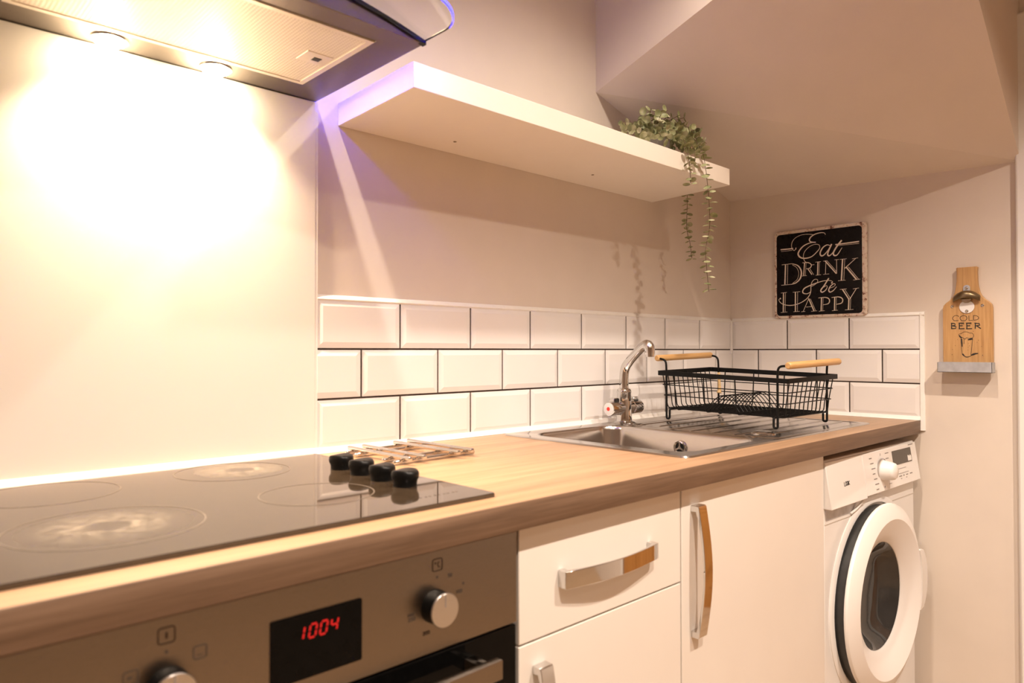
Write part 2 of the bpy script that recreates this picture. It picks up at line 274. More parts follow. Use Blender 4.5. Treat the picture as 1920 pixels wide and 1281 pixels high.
# lettering strokes: (smooth, widths, points) in the plane of the sign and of the board
SIGN=[(0,[0.013],[(0.0761,0.7953),(0.2221,0.793)]),
(0,[0.004],[(0.0818,0.7734),(0.2097,0.7743)]),
(0,[0.02],[(0.2473,0.7904),(0.2577,0.7893)]),
(1,[0.006,0.005,0.005],[(0.2515,0.7847),(0.2308,0.7701),(0.2062,0.8031),(0.2086,0.8608),(0.2449,0.9094),(0.3124,0.9363),(0.3844,0.9372),(0.4607,0.922)]),
(1,[0.004,0.009,0.014,0.009],[(0.5804,0.9068),(0.5704,0.9275),(0.5307,0.9363),(0.4707,0.928),(0.4234,0.9025),(0.4054,0.8703),(0.4229,0.8456),(0.4764,0.8366)]),
(1,[0.005,0.012,0.017,0.01,0.005,0.005,0.005,0.005],[(0.4764,0.8336),(0.4158,0.836),(0.3445,0.8126),(0.2955,0.7656),(0.2783,0.7225),(0.3046,0.6835),(0.3561,0.6684),(0.4272,0.6803),(0.4871,0.7278),(0.5188,0.7706),(0.5066,0.8056),(0.4565,0.8131),(0.3959,0.7885),(0.3503,0.7414),(0.3375,0.6908),(0.3513,0.6378),(0.3923,0.6105)]),
(1,[0.006,0.014,0.013,0.005],[(0.6299,0.7823),(0.5957,0.793),(0.5515,0.7672),(0.5231,0.714),(0.5322,0.6805),(0.5618,0.6848),(0.6057,0.7311),(0.6329,0.779)]),
(1,[0.015,0.014,0.006],[(0.6464,0.7977),(0.6058,0.7058),(0.6109,0.673),(0.6352,0.6777),(0.6641,0.7102)]),
(1,[0.016,0.016,0.014,0.005],[(0.7521,0.8264),(0.7025,0.7666),(0.6642,0.7001),(0.6739,0.669),(0.7075,0.6758),(0.7551,0.746)]),
(0,[0.013],[(0.6851,0.7855),(0.9299,0.7927)]),
(0,[0.004],[(0.7169,0.7731),(0.9298,0.7721)]),
(0,[0.014],[(0.1323,0.6174),(0.1237,0.3905)]),
(0,[0.004],[(0.1588,0.6183),(0.1523,0.3939)]),
(0,[0.005],[(0.0895,0.619),(0.2115,0.6221)]),
(0,[0.005],[(0.0822,0.3838),(0.2091,0.387)]),
(1,[0.006,0.013,0.017,0.013,0.006],[(0.2063,0.6226),(0.2745,0.5927),(0.3124,0.5275),(0.3018,0.451),(0.2558,0.4026),(0.1987,0.3856)]),
(1,[0.004],[(0.2117,0.6085),(0.2591,0.5732),(0.2837,0.5091),(0.2658,0.438),(0.2142,0.3981)]),
(0,[0.011],[(0.3504,0.6203),(0.3395,0.476)]),
(0,[0.003],[(0.3678,0.6188),(0.3589,0.4766)]),
(1,[0.005,0.009,0.009,0.005],[(0.3258,0.6204),(0.3923,0.6166),(0.4249,0.5882),(0.41,0.5556),(0.3623,0.5482)]),
(0,[0.009,0.011],[(0.3858,0.5473),(0.4308,0.4794)]),
(0,[0.004],[(0.408,0.5486),(0.4509,0.4758)]),
(0,[0.005],[(0.4259,0.5881),(0.4581,0.5884)]),
(0,[0.004],[(0.3201,0.4713),(0.3732,0.4735)]),
(0,[0.011],[(0.4979,0.6145),(0.4928,0.4707)]),
(0,[0.003],[(0.5148,0.613),(0.5097,0.4714)]),
(0,[0.004],[(0.4709,0.6148),(0.5296,0.6157)]),
(0,[0.004],[(0.4719,0.4682),(0.5304,0.4699)]),
(0,[0.005],[(0.5847,0.6148),(0.5776,0.4714)]),
(0,[0.012],[(0.5739,0.6198),(0.6936,0.4695)]),
(0,[0.004],[(0.5965,0.6178),(0.6993,0.487)]),
(0,[0.005],[(0.6971,0.6218),(0.6975,0.4693)]),
(0,[0.004],[(0.5553,0.6175),(0.5984,0.6187)]),
(0,[0.004],[(0.5541,0.4701),(0.6165,0.4724)]),
(0,[0.004],[(0.676,0.6207),(0.722,0.6205)]),
(0,[0.014],[(0.76,0.621),(0.7461,0.3895)]),
(0,[0.004],[(0.7826,0.6209),(0.7706,0.3908)]),
(0,[0.005,0.008],[(0.8955,0.6164),(0.7808,0.5181)]),
(0,[0.014],[(0.7959,0.5307),(0.9015,0.3885)]),
(0,[0.004],[(0.8184,0.5318),(0.9217,0.391)]),
(0,[0.004],[(0.7315,0.6196),(0.8024,0.6211)]),
(0,[0.004],[(0.711,0.389),(0.7884,0.3905)]),
(0,[0.004],[(0.8584,0.6139),(0.9185,0.6192)]),
(0,[0.004],[(0.8675,0.3851),(0.9381,0.3908)]),
(1,[0.005,0.005,0.008,0.008,0.005],[(0.4198,0.3439),(0.4597,0.3636),(0.4913,0.3919),(0.4912,0.4172),(0.4642,0.4241),(0.4344,0.4008),(0.4197,0.3561),(0.4181,0.3054),(0.4054,0.2555),(0.3655,0.2069),(0.2894,0.1646),(0.1964,0.1462),(0.1121,0.1591),(0.0669,0.1881),(0.0525,0.2201),(0.0705,0.2317)]),
(0,[0.016],[(0.0641,0.23),(0.0769,0.2314)]),
(1,[0.005,0.012,0.012,0.006,0.005],[(0.4162,0.2873),(0.3801,0.269),(0.3394,0.2743),(0.3269,0.2985),(0.3491,0.3319),(0.4046,0.357),(0.4696,0.3782),(0.5486,0.3981),(0.6168,0.4004),(0.6536,0.3839),(0.644,0.3657)]),
(0,[0.014],[(0.6382,0.3701),(0.6498,0.3713)]),
(1,[0.013,0.013,0.011,0.005,0.005],[(0.6138,0.4256),(0.5635,0.3469),(0.5275,0.299),(0.5394,0.2753),(0.5736,0.2913),(0.5958,0.3249),(0.5879,0.3454),(0.5587,0.3292)]),
(1,[0.005,0.005,0.011,0.012,0.005],[(0.6172,0.3117),(0.6634,0.3287),(0.6825,0.3513),(0.6633,0.3605),(0.6287,0.3329),(0.6124,0.296),(0.6251,0.2715),(0.6606,0.2863),(0.6959,0.3267)]),
(0,[0.012],[(0.1069,0.2955),(0.1027,0.0745)]),
(0,[0.004],[(0.1292,0.2963),(0.1249,0.0758)]),
(0,[0.012],[(0.2446,0.295),(0.243,0.0747)]),
(0,[0.004],[(0.2705,0.2956),(0.2657,0.0749)]),
(0,[0.004],[(0.076,0.2941),(0.1472,0.2985)]),
(0,[0.004],[(0.073,0.0694),(0.1502,0.0729)]),
(0,[0.004],[(0.2155,0.2946),(0.2983,0.2971)]),
(0,[0.004],[(0.2203,0.0714),(0.2904,0.074)]),
(0,[0.005],[(0.3947,0.2135),(0.3312,0.0705)]),
(0,[0.012],[(0.3927,0.2157),(0.4519,0.0701)]),
(0,[0.004],[(0.4128,0.2096),(0.4697,0.0715)]),
(0,[0.005],[(0.3642,0.1198),(0.4365,0.1219)]),
(0,[0.004],[(0.3088,0.0682),(0.3535,0.0707)]),
(0,[0.004],[(0.42,0.0683),(0.4855,0.0719)]),
(0,[0.011],[(0.5349,0.2135),(0.5288,0.0693)]),
(0,[0.003],[(0.5525,0.2137),(0.5464,0.0697)]),
(1,[0.005,0.01,0.01,0.005],[(0.5004,0.2143),(0.5788,0.2153),(0.6177,0.1896),(0.6082,0.1474),(0.5519,0.135)]),
(0,[0.004],[(0.5033,0.0663),(0.5679,0.0699)]),
(0,[0.011],[(0.6752,0.2114),(0.6709,0.069)]),
(0,[0.003],[(0.6933,0.2115),(0.687,0.0694)]),
(1,[0.005,0.01,0.01,0.005],[(0.6417,0.2111),(0.718,0.2131),(0.7567,0.1877),(0.7474,0.1461),(0.6916,0.1329)]),
(0,[0.004],[(0.6451,0.0661),(0.706,0.0697)]),
(0,[0.012],[(0.7556,0.2935),(0.8221,0.1826)]),
(0,[0.004],[(0.7773,0.2942),(0.8406,0.1855)]),
(0,[0.005,0.007],[(0.8996,0.2937),(0.8313,0.184)]),
(0,[0.012],[(0.8221,0.1845),(0.8165,0.0704)]),
(0,[0.004],[(0.8406,0.1855),(0.8359,0.0707)]),
(0,[0.004],[(0.7302,0.293),(0.7997,0.2958)]),
(0,[0.004],[(0.8647,0.2909),(0.9242,0.297)]),
(0,[0.004],[(0.7812,0.0688),(0.8663,0.0705)])]
BEER=[(1,[0.0012],[(-0.0199,0.3023),(-0.0253,0.3056),(-0.0321,0.3039),(-0.0357,0.2972),(-0.0312,0.291),(-0.0208,0.2914)]),
(1,[0.0012],[(-0.0079,0.3051),(-0.0155,0.3019),(-0.017,0.2964),(-0.0131,0.2908),(-0.0063,0.29),(-0.0006,0.2944),(-0.0011,0.3013),(-0.0079,0.3051)]),
(0,[0.0012],[(0.0046,0.304),(0.0049,0.2904),(0.0137,0.2906)]),
(0,[0.0012],[(0.016,0.3038),(0.0158,0.2911)]),
(1,[0.0012],[(0.0155,0.3041),(0.0238,0.3024),(0.0285,0.2968),(0.0245,0.2921),(0.0156,0.2908)]),
(0,[0.0026],[(-0.038,0.2835),(-0.0383,0.2685)]),
(0,[0.0026],[(-0.0397,0.2839),(-0.0299,0.2824),(-0.0292,0.2777),(-0.0367,0.2764)]),
(0,[0.0026],[(-0.0367,0.2764),(-0.027,0.2736),(-0.0279,0.2687),(-0.0396,0.2682)]),
(0,[0.0026],[(-0.019,0.2834),(-0.0189,0.2679)]),
(0,[0.0026],[(-0.0207,0.2835),(-0.0073,0.2833)]),
(0,[0.0026],[(-0.019,0.276),(-0.0106,0.2758)]),
(0,[0.0026],[(-0.0206,0.2674),(-0.0062,0.2675)]),
(0,[0.0026],[(-0.0006,0.283),(-0.0005,0.2673)]),
(0,[0.0026],[(-0.0025,0.2831),(0.0109,0.2829)]),
(0,[0.0026],[(-0.0005,0.2754),(0.0076,0.2754)]),
(0,[0.0026],[(-0.0024,0.2668),(0.0121,0.2672)]),
(0,[0.0026],[(0.0203,0.2823),(0.0198,0.2667)]),
(0,[0.0026],[(0.0179,0.2824),(0.0297,0.2809),(0.0309,0.2766),(0.0203,0.2745)]),
(0,[0.0026],[(0.0238,0.2744),(0.0332,0.2666)]),
(0,[0.001],[(-0.0159,0.2808),(-0.0072,0.2805)]),
(0,[0.001],[(0.0023,0.2802),(0.0109,0.2799)]),
(1,[0.001],[(-0.0188,0.2449),(-0.0205,0.2517),(-0.0141,0.2542),(-0.0081,0.2581),(-0.0009,0.2584),(0.0062,0.255),(0.0121,0.2543),(0.0156,0.2494),(0.0152,0.2441),(0.0121,0.2415)]),
(1,[0.001],[(-0.0188,0.2449),(-0.0128,0.2434),(-0.0044,0.2378),(-0.0021,0.2418),(0.0051,0.2398),(0.0121,0.2412)]),
(0,[0.0024,0.0038,0.0029],[(-0.0195,0.2489),(-0.0164,0.2435),(-0.0128,0.242)]),
(0,[0.001],[(-0.0152,0.2407),(-0.0125,0.1939)]),
(0,[0.001],[(0.0133,0.2401),(0.0087,0.1937)]),
(1,[0.0012,0.0022,0.0012],[(-0.0125,0.1939),(-0.0018,0.1872),(0.0087,0.1903)]),
(0,[0.0034,0.0038,0.0024],[(-0.014,0.2394),(-0.0134,0.2273),(-0.0126,0.2165)]),
(0,[0.001],[(-0.0075,0.2392),(-0.0079,0.2245)]),
(0,[0.0024,0.0048,0.0029],[(0.0015,0.2356),(0.0086,0.2376),(0.0138,0.2388)]),
(0,[0.0029,0.0019],[(-0.0113,0.1965),(-0.0073,0.1912)]),
(0,[0.0019,0.0053,0.0038,0.0024],[(0.0083,0.1919),(0.0146,0.195),(0.0204,0.1971),(0.0262,0.1976)]),
(0,[0.0031],[(-0.0381,0.194),(-0.0372,0.194)]),
(0,[0.0031],[(0.0361,0.1923),(0.0371,0.1923)]),
(0,[0.0017],[(-0.0299,0.2195),(-0.0289,0.2194)]),
(0,[0.0014],[(-0.0371,0.2088),(-0.0361,0.2088)]),
(0,[0.0014],[(-0.024,0.2369),(-0.0231,0.2369)]),
(0,[0.0022],[(0.0269,0.2345),(0.0278,0.2345)]),
(0,[0.0017],[(0.0234,0.2285),(0.0243,0.2285)]),
(0,[0.0014],[(0.0339,0.2172),(0.0348,0.2172)]),
(0,[0.0022],[(0.0147,0.2594),(0.0156,0.2593)]),
(0,[0.0014],[(0.0023,0.2257),(0.0032,0.2256)]),
(0,[0.0014],[(0.0047,0.219),(0.0056,0.2189)]),
(0,[0.0014],[(0.0016,0.215),(0.0026,0.215)]),
(0,[0.0014],[(0.0012,0.207),(0.0021,0.207)])]
# ------------------------------------------------------------------ the room
PW = XR+.008                     # painted face of the right wall
bm = box(newbm(), -3.2, PW+.1, .008, .108, -ZT, CEIL); struct('wall_back', bm, 'paint')
bm = newbm(); box(bm, PW, PW+.1, -.845, .05, -ZT, CEIL); box(bm, PW, PW+.1, -1.70, -.845, 1.10, CEIL); box(bm, PW, PW+.1, -4.2, -1.70, -ZT, CEIL); struct('wall_right', bm, 'paint')
struct('wall_left', box(newbm(), -3.3, -3.2, -4.2, .1, -ZT, CEIL), 'paint')
struct('wall_front', box(newbm(), -3.3, PW+.1, -4.3, -4.2, -ZT, CEIL), 'paint')
struct('floor', box(newbm(), -3.3, PW+.1, -4.3, .1, -ZT-.05, -ZT), 'floor')
struct('ceiling', box(newbm(), -3.3, PW+.1, -4.3, .1, CEIL, CEIL+.05), 'ceiling')
# boxed-in underside of the stairs in the corner
A = (.878, .008, .951); C = (PW, .008, .744); B = (PW, -.846, .722); P = (1.2066, -.8594, 1.0166); K1 = CEIL
Mx = (.878, -.863, 1.251)            # where the sloping underside, the side and the end of the boxing meet
up = lambda p: (p[0], p[1], K1)
B = (PW, -.857, .720); bm = newbm()
poly(bm, [A, C, B]); poly(bm, [A, B, Mx]); poly(bm, [A, Mx, up(Mx), up(A)]); poly(bm, [B, up(B), up(Mx), Mx])
poly(bm, [A, up(A), up(C), C]); poly(bm, [C, up(C), up(B), B]); poly(bm, [up(A), up(Mx), up(B), up(C)])
struct('ceiling_stair_boxing', bm, 'paint', smooth=5)
# doorway beside the right wall
bm = newbm(); box(bm, PW-.022, PW+.02, -.915, -.848, -ZT, 1.118); box(bm, PW-.022, PW+.02, -1.70, -.915, 1.05, 1.118); box(bm, PW-.022, PW+.02, -1.77, -1.70, -ZT, 1.118)
struct('trim_1', bm, 'trim', bev=.006)
d = struct('door_1', box(newbm(), PW+.02, PW+.06, -1.70, -.915, -ZT, 1.05), 'doorwood')
bm = newbm()
for z0, z1 in ((-.75, -.1), (.05, .9)):
    for y0, y1 in ((-1.60, -1.34), (-1.27, -1.01)): box(bm, PW+.012, PW+.022, y0, y1, z0, z1)
obj('door_panel', bm, 'doorwood', d, bev=.004)
bm = newbm(); lathe(bm, [(.012, 0), (.012, -.03), (.024, -.04), (.024, -.06), (.012, -.066)], (PW+.02, -1.64, .05), 'x'); obj('door_knob', bm, 'chrome', d)

# ------------------------------------------------------------------ tiles
G = .0042; ZJ = .2097; ZK = .1077; ZB = .006; ZTOP = .3117
def tile(bm, a0, a1, z0, z1, fn, b0=True, b1=True):
    w = .012; dp = .0030
    o = [(a0, z0), (a1, z0), (a1, z1), (a0, z1)]; i0 = a0+(w if b0 else 0); i1 = a1-(w if b1 else 0)
    ii = [(i0, z0+w), (i1, z0+w), (i1, z1-w), (i0, z1-w)]
    loft(bm, [[fn(a, z, -.006) for a, z in o], [fn(a, z, -dp) for a, z in o], [fn(a, z, 0) for a, z in ii]], True, True)
def rows(bm, a_end, j1, j2, fn, lo=0.0):
    for z0, z1, js in ((ZJ, ZTOP, j1), (ZK, ZJ, j2), (ZB, ZK, j1)):
        e = [lo]+js+[a_end]
        for a, b in zip(e, e[1:]):
            if b-a < .02: continue
            tile(bm, a+(G/2 if a > lo else .001), b-(G/2 if b < a_end else .001), z0+G/2, z1-G/2, fn, b-a > .12 or a > lo, b-a > .12 or b < a_end)
backf = lambda a, z, d: (a, -d, z); rightf = lambda a, z, d: (XR+(-d), -a, z)
bm = newbm(); rows(bm, XR-.002, [.2013+.202*k for k in range(8) if .2013+.202*k < XR-.01], [.1033+.202*k for k in range(8)], backf)
t = struct('wall_tiles_back', bm, 'tile', smooth=5)
obj('grout', box(newbm(), .0, XR-.001, .0048, .0078, .004, ZTOP), 'grout', t)
def bead(bm, p0, p1, pr):  # profile swept along straight line: pr list of offsets
    loft(bm, [[tuple(p0[i]+o[i] for i in range(3)) for o in pr], [tuple(p1[i]+o[i] for i in range(3)) for o in pr]], True, True)
bm = newbm()
bead(bm, (.001, 0, ZTOP-.003), (XR, 0, ZTOP-.003), [(0,.0078,0),(0,.002,0),(0,.0,.003),(0,.003,.008),(0,.0078,.012)])
bead(bm, (-.008, 0, 0), (XR, 0, 0), [(0,.0075,.0005),(0,-.009,.0005),(0,-.005,.004),(0,-.001,.011),(0,.0075,.011)])
bead(bm, (XR, .0, .01), (XR, .0, ZTOP), [(.006,.006,0),(-.003,.006,0),(-.0018,.0018,0),(.006,-.003,0)])
obj('sealant', bm, 'sealant', t)
bm = newbm(); rows(bm, .6083, [.2037, .4057], [.0995, .3015, .5035], rightf, .002)
t = struct('wall_tiles_right', bm, 'tile', smooth=5)
obj('grout', box(newbm(), XR+.0048, XR+.0078, -.607, -.001, .004, ZTOP), 'grout', t)
bm = newbm()
bead(bm, (XR, 0, ZTOP-.003), (XR, -.62, ZTOP-.003), [(.0078,0,0),(.002,0,0),(0,0,.003),(.003,0,.008),(.0078,0,.012)])
bead(bm, (XR, 0, 0), (XR, -.609, 0), [(.0075,0,.0005),(-.009,0,.0005),(-.005,0,.004),(-.001,0,.011),(.0075,0,.011)])
bead(bm, (XR, -.6083, -.03), (XR, -.6083, ZTOP+.006), [(.0078,.0,0),(.0005,.0,0),(.0005,-.004,0),(.004,-.011,0),(.0078,-.012,0)])
obj('sealant', bm, 'sealant', t)

# ------------------------------------------------------------------ splashback glass
t = thing('glass_splashback', 'large white glass panel on the wall behind the hob', 'splashback', (-.3, .004, .012))
bmg = box(newbm(), -.0042, .0012, .0006, .0078, .003, .706); obj('joint_seal', bmg, 'sealant', t)
obj('glass_panel', box(newbm(), -.66, -.004, .0, .0078, .003, .706), 'splash', t, bev=.0012)
bm = newbm(); bead(bm, (-.66, 0, 0), (-.008, 0, 0), [(0,.0075,.0005),(0,-.010,.0005),(0,-.006,.004),(0,-.001,.012),(0,.0075,.012)]); obj('sealant', bm, 'sealant', t)

# ------------------------------------------------------------------ worktop with sink cut-out
WX0 = -.68; TH = .0374; DP = .6083
HX0, HX1, HY0, HY1 = .505, .855, -.53, -.06
t = thing('worktop', 'long oak worktop with an oak front edge coloured darker for shade running to the tiled corner', 'worktop', (.5, -.3, -TH))
bm = newbm()
for x0, x1, y0, y1 in ((WX0, HX0, -DP+.003, -.0005), (HX1, XR-.0005, -DP+.003, -.0005), (HX0, HX1, -DP+.003, HY0), (HX0, HX1, HY1, -.0005)): box(bm, x0, x1, y0, y1, -TH, 0)
obj('top', bm, 'worktop', t)
bm = newbm(); prism(bm, [(-DP+.003, 0), (-DP+.003, -TH), (-DP+.001, -TH), (-DP, -TH+.002), (-DP, -.002), (-DP+.001, 0)], lambda a, b, d: (d, a, b), WX0, XR-.0005); obj('front_edging', bm, 'shadededging', t)

# ------------------------------------------------------------------ hob
HX = -.018; HZ = .006
t = thing('hob', 'black ceramic glass hob with four dark knobs set into the worktop', 'hob', (HX-.3, -.29, 0))
bm = newbm(); pr = rrect(HX-.594, HX, -.557, -.026, .006, 3)
loft(bm, [[(a, b, .0005) for a, b in pr], [(a, b, HZ-.0015) for a, b in pr], [(HX-.297+(a-HX+.297)*.9955, -.2915+(b+.2915)*.995, HZ) for a, b in pr]], True, True)
hob_glass = obj('glass_plate', bm, 'hobglass', t, smooth=20)
flat = lambda a, b, d: (a, b, HZ+.0001+d)
for cx, cy, r in ((-.467, -.393, .102), (-.217, -.125, .09), (-.48, -.13, .09), (-.205, -.39, .078)):
    bm = newbm(); n = 64
    loft(bm, [[flat(cx+rr*cos(2*pi*i/n), cy+rr*sin(2*pi*i/n), dd) for i in range(n)] for rr, dd in ((r-.0009, 0), (r-.0009, .0002), (r+.0009, .0002), (r+.0009, 0))])
    obj('ring_marking', bm, 'hobprint', t)
def residue(nt, b):
    v = coords(nt); n = noise(nt, v, 55, 6, .7)
    tc = N(nt, 'ShaderNodeTexCoord'); ln = N(nt, 'ShaderNodeVectorMath', operation='LENGTH'); nt.links.new(tc.outputs['Object'], ln.inputs[0])
    f = ramp(nt, ln.outputs['Value'], [(.0, (0,0,0)), (.022, (.05,.05,.05)), (.028, (.75,.75,.75)), (.04, (.42,.42,.42)), (.06, (.22,.22,.22)), (.085, (0,0,0))])
    mul = N(nt, 'ShaderNodeMath', operation='MULTIPLY'); nt.links.new(f, mul.inputs[0])
    r2 = ramp(nt, n, [(.42, (.1,.1,.1)), (.62, (1,1,1))]); nt.links.new(r2, mul.inputs[1])
    tr = N(nt, 'ShaderNodeBsdfTransparent'); mx = N(nt, 'ShaderNodeMixShader'); out = nt.nodes['Material Output']
    m2 = N(nt, 'ShaderNodeMath', operation='MULTIPLY'); m2.inputs[1].default_value = .36; nt.links.new(mul.outputs[0], m2.inputs[0])
    nt.links.new(m2.outputs[0], mx.inputs[0]); nt.links.new(tr.outputs[0], mx.inputs[1]); nt.links.new(b.outputs[0], mx.inputs[2]); nt.links.new(mx.outputs[0], out.inputs['Surface'])
M['residue'] = mat('dried_residue', (.55,.48,.38), .8, 0, residue)
for cx, cy, r in ((-.467, -.393, .09), (-.205, -.12, .07)):
    bm = newbm(); disc(bm, 0, 0, r, lambda a, b, d: (a, b, d), .0001, 48)
    o = obj('stain', bm, 'residue'); o.parent = t; o.location = Vector((cx, cy, HZ+.0003))-Vector((HX-.3, -.29, 0))
for cx, cy in ((-.074, -.226), (-.077, -.295), (-.081, -.362), (-.083, -.427)):
    bm = newbm(); n = 40; L = []
    for r, h in ((.0178, 0), (.0176, .005), (.0186, .0095), (.0200, .0115), (.0207, .0155), (.0206, .0215), (.0188, .0245), (.0120, .0252), (.0001, .0246)):
        ring = []
        for i in range(n):
            a = 2*pi*i/n; k = 1-.07*max(0, cos(2*a-.9))**2*(h > .011); dip = .003*(sin(a-.45)**2)*(r/.02)*(h > .02)
            ring.append((cx+r*k*cos(a), cy+r*k*sin(a), HZ+h-dip))
        L.append(ring)
    loft(bm, L, True, True); obj('knob', bm, 'blackplastic', t, smooth=50)
bm = newbm()
for i in range(9): x = -.118+i*.0078; ribbon(bm, [(x, -.515), (x+.0015, -.511), (x+.003, -.515)] if i % 2 else [(x, -.511), (x, -.515), (x+.003, -.513)], [.0008], flat, .0002)
obj('brand_lettering', bm, 'hobprint', t)

# ------------------------------------------------------------------ trivet
t = thing('trivet', 'chrome trivet of crossed rods lying on the worktop beside the hob', 'trivet', (.12, -.15, 0))
RB = .0042; zb = RB+.0008; zt_ = zb+2*RB-.0006
def capsule(bm, a, b, r):
    a, b = Vector(a), Vector(b); u = (b-a).normalized(); k = r*.5
    tube(bm, [a, a+u*k*.4, a+u*k, b-u*k, b-u*k*.4, b], [r*.6, r*.9, r, r, r*.9, r*.6], 12)
for a, b in (((.030, -.062), (.196, -.044)), ((.028, -.098), (.200, -.086)), ((.030, -.192), (.212, -.178)), ((.028, -.231), (.224, -.221))):
    bm = newbm(); capsule(bm, (*a, zb), (*b, zb), RB); obj('rod', bm, 'chrome', t)
for a, b in (((.045, -.046), (.047, -.258)), ((.080, -.043), (.082, -.254)), ((.157, -.040), (.163, -.252)), ((.196, -.034), (.199, -.249))):
    bm = newbm(); capsule(bm, (*a, zt_), (*b, zt_), RB); obj('rod', bm, 'chrome', t)

# ------------------------------------------------------------------ sink
SX0, SX1, SY0, SY1 = .478, 1.412, -.548, -.024; SZ = .0032
BX0, BX1, BY0, BY1 = .520, .838, -.516, -.074
t = thing('kitchen_sink', 'stainless steel inset sink with drainer set in the worktop', 'sink', (.95, -.29, 0))
bm = newbm()
def ring_edges(pts, z): 
    v = [bm.verts.new((a, b, z)) for a, b in pts]; return v, [bm.edges.new((v[i], v[(i+1) % len(v)])) for i in range(len(v))]
ov, oe = ring_edges(rrect(SX0+.003, SX1-.003, SY0+.003, SY1-.003, .018, 6), SZ)
iv, ie = ring_edges(rrect(BX0, BX1, BY0, BY1, .055, 8), SZ)
bmesh.ops.triangle_fill(bm, use_beauty=True, use_dissolve=True, edges=oe+ie)
L0 = [bm.verts.new((a, b, .0004)) for a, b in rrect(SX0, SX1, SY0, SY1, .021, 6)]; n = len(ov)
for i in range(n): bm.faces.new((ov[i], ov[(i+1) % n], L0[(i+1) % n], L0[i]))
prev = iv; n = len(iv)
for ins, z, r in ((.002, .0022, .053), (.004, -.001, .051), (.006, -.008, .05), (.010, -.12, .05), (.014, -.140, .05), (.024, -.152, .045), (.045, -.158, .03)):
    cur = [bm.verts.new((a, b, z)) for a, b in rrect(BX0+ins, BX1-ins, BY0+ins, BY1-ins, r, 8)]
    for i in range(n): bm.faces.new((prev[i], prev[(i+1) % n], cur[(i+1) % n], cur[i]))
    prev = cur
bm.faces.new(prev)
obj('basin', bm, 'sinksteel', t, smooth=35)
# drainer: a shallow pressed border and ridges
bm = newbm(); rr = rrect(.868, 1.392, -.535, -.105, .03, 6)
loft(bm, [[(a, b, SZ-.0002) for a, b in rr], [(a+(.0015 if a < 1.1 else -.0015), b+(.0015 if b < -.3 else -.0015), SZ+.0012) for a, b in rr], [(a+(.004 if a < 1.1 else -.004), b+(.004 if b < -.3 else -.004), SZ+.0012) for a, b in rr], [(a+(.0055 if a < 1.1 else -.0055), b+(.0055 if b < -.3 else -.0055), SZ-.0002) for a, b in rr]])
for y in (-.135, -.195, -.255, -.315, -.375, -.43, -.48):
    x0 = .853 if y < -.25 else .89
    pr = [(x0, y-.003), (x0+.005, y-.0055), (1.37, y-.004), (1.376, y), (1.37, y+.004), (x0+.005, y+.0055), (x0, y+.003)]
    loft(bm, [[(a, b, SZ-.0001) for a, b in pr], [(a+(.002 if a < 1 else -.002), y+(b-y)*.6, SZ+.0018) for a, b in pr], [(a+(.004 if a < 1 else -.004), y+(b-y)*.25, SZ+.0024) for a, b in pr]], False, True)
obj('drainer', bm, 'sinksteel', t, smooth=60)
ox = BX1-.0085
bm = newbm(); lathe(bm, [(.0175, .001), (.0185, -.002), (.0165, -.0035), (.0125, -.0025)], (ox, -.302, -.036), 'x', 32, False, False); of = obj('overflow', bm, 'chrome', t)
bm = newbm(); lathe(bm, [(.013, 0), (.013, -.0006)], (ox-.0006, -.302, -.036), 'x'); obj('overflow_hole', bm, 'blackplastic', of)
bm = newbm()
for k in range(3):
    a = radians(90+120*k); ribbon(bm, [(-.302, -.036), (-.302+.014*cos(a), -.036+.014*sin(a))], [.0042], lambda a, b, d: (ox-.0022-d, a, b), .0014)
lathe(bm, [(.004, 0), (.004, -.0018)], (ox-.002, -.302, -.036), 'x', 16); obj('overflow_spokes', bm, 'chrome', of)
bm = newbm(); lathe(bm, [(.030, 0), (.030, .002), (.027, .0042), (.020, .0055), (.0001, .006)], (.945, -.462, SZ), 'z', 36); obj('drain_cap', bm, 'chrome', t)

# ------------------------------------------------------------------ mixer tap
TX, TY = .904, -.07; z0 = SZ+.0004
t = thing('mixer_tap', 'chrome kitchen mixer tap with two handles rising behind the sink bowl', 'tap', (TX, TY, z0))
bm = newbm(); lathe(bm, [(.034, 0), (.034, .002), (.029, .005), (.0240, .0055), (.0225, .009), (.0215, .024), (.0205, .060), (.0195, .083), (.0205, .085), (.0205, .089), (.0185, .094), (.0130, .098)], (TX, TY, z0), 'z', 32); obj('tap_body', bm, 'chrome', t)
bm = newbm(); sp = crom([(TX, TY, .095), (TX, TY, .13), (TX+.001, TY-.004, .157), (TX-.001, TY-.018, .174), (TX-.008, TY-.05, .200), (TX-.013, TY-.076, .218), (TX-.016, TY-.090, .2225), (TX-.017, TY-.098, .216), (TX-.017, TY-.100, .204), (TX-.017, TY-.100, .1955)], 5)
rad = [.0130]*10+[.0130]*6+[.0126]*8+[.0130]*8+[.0138]*9+[.0140]*6; rad = (rad+[.0140]*60)[:len(sp)]
tube(bm, sp, rad, 20); obj('spout', bm, 'chrome', t, smooth=60)
bm = newbm(); lathe(bm, [(.0125, 0), (.0125, -.006), (.010, -.007), (.010, -.004)], (TX-.017, TY-.100, .196), 'z', 20); obj('aerator', bm, 'chrome', t)
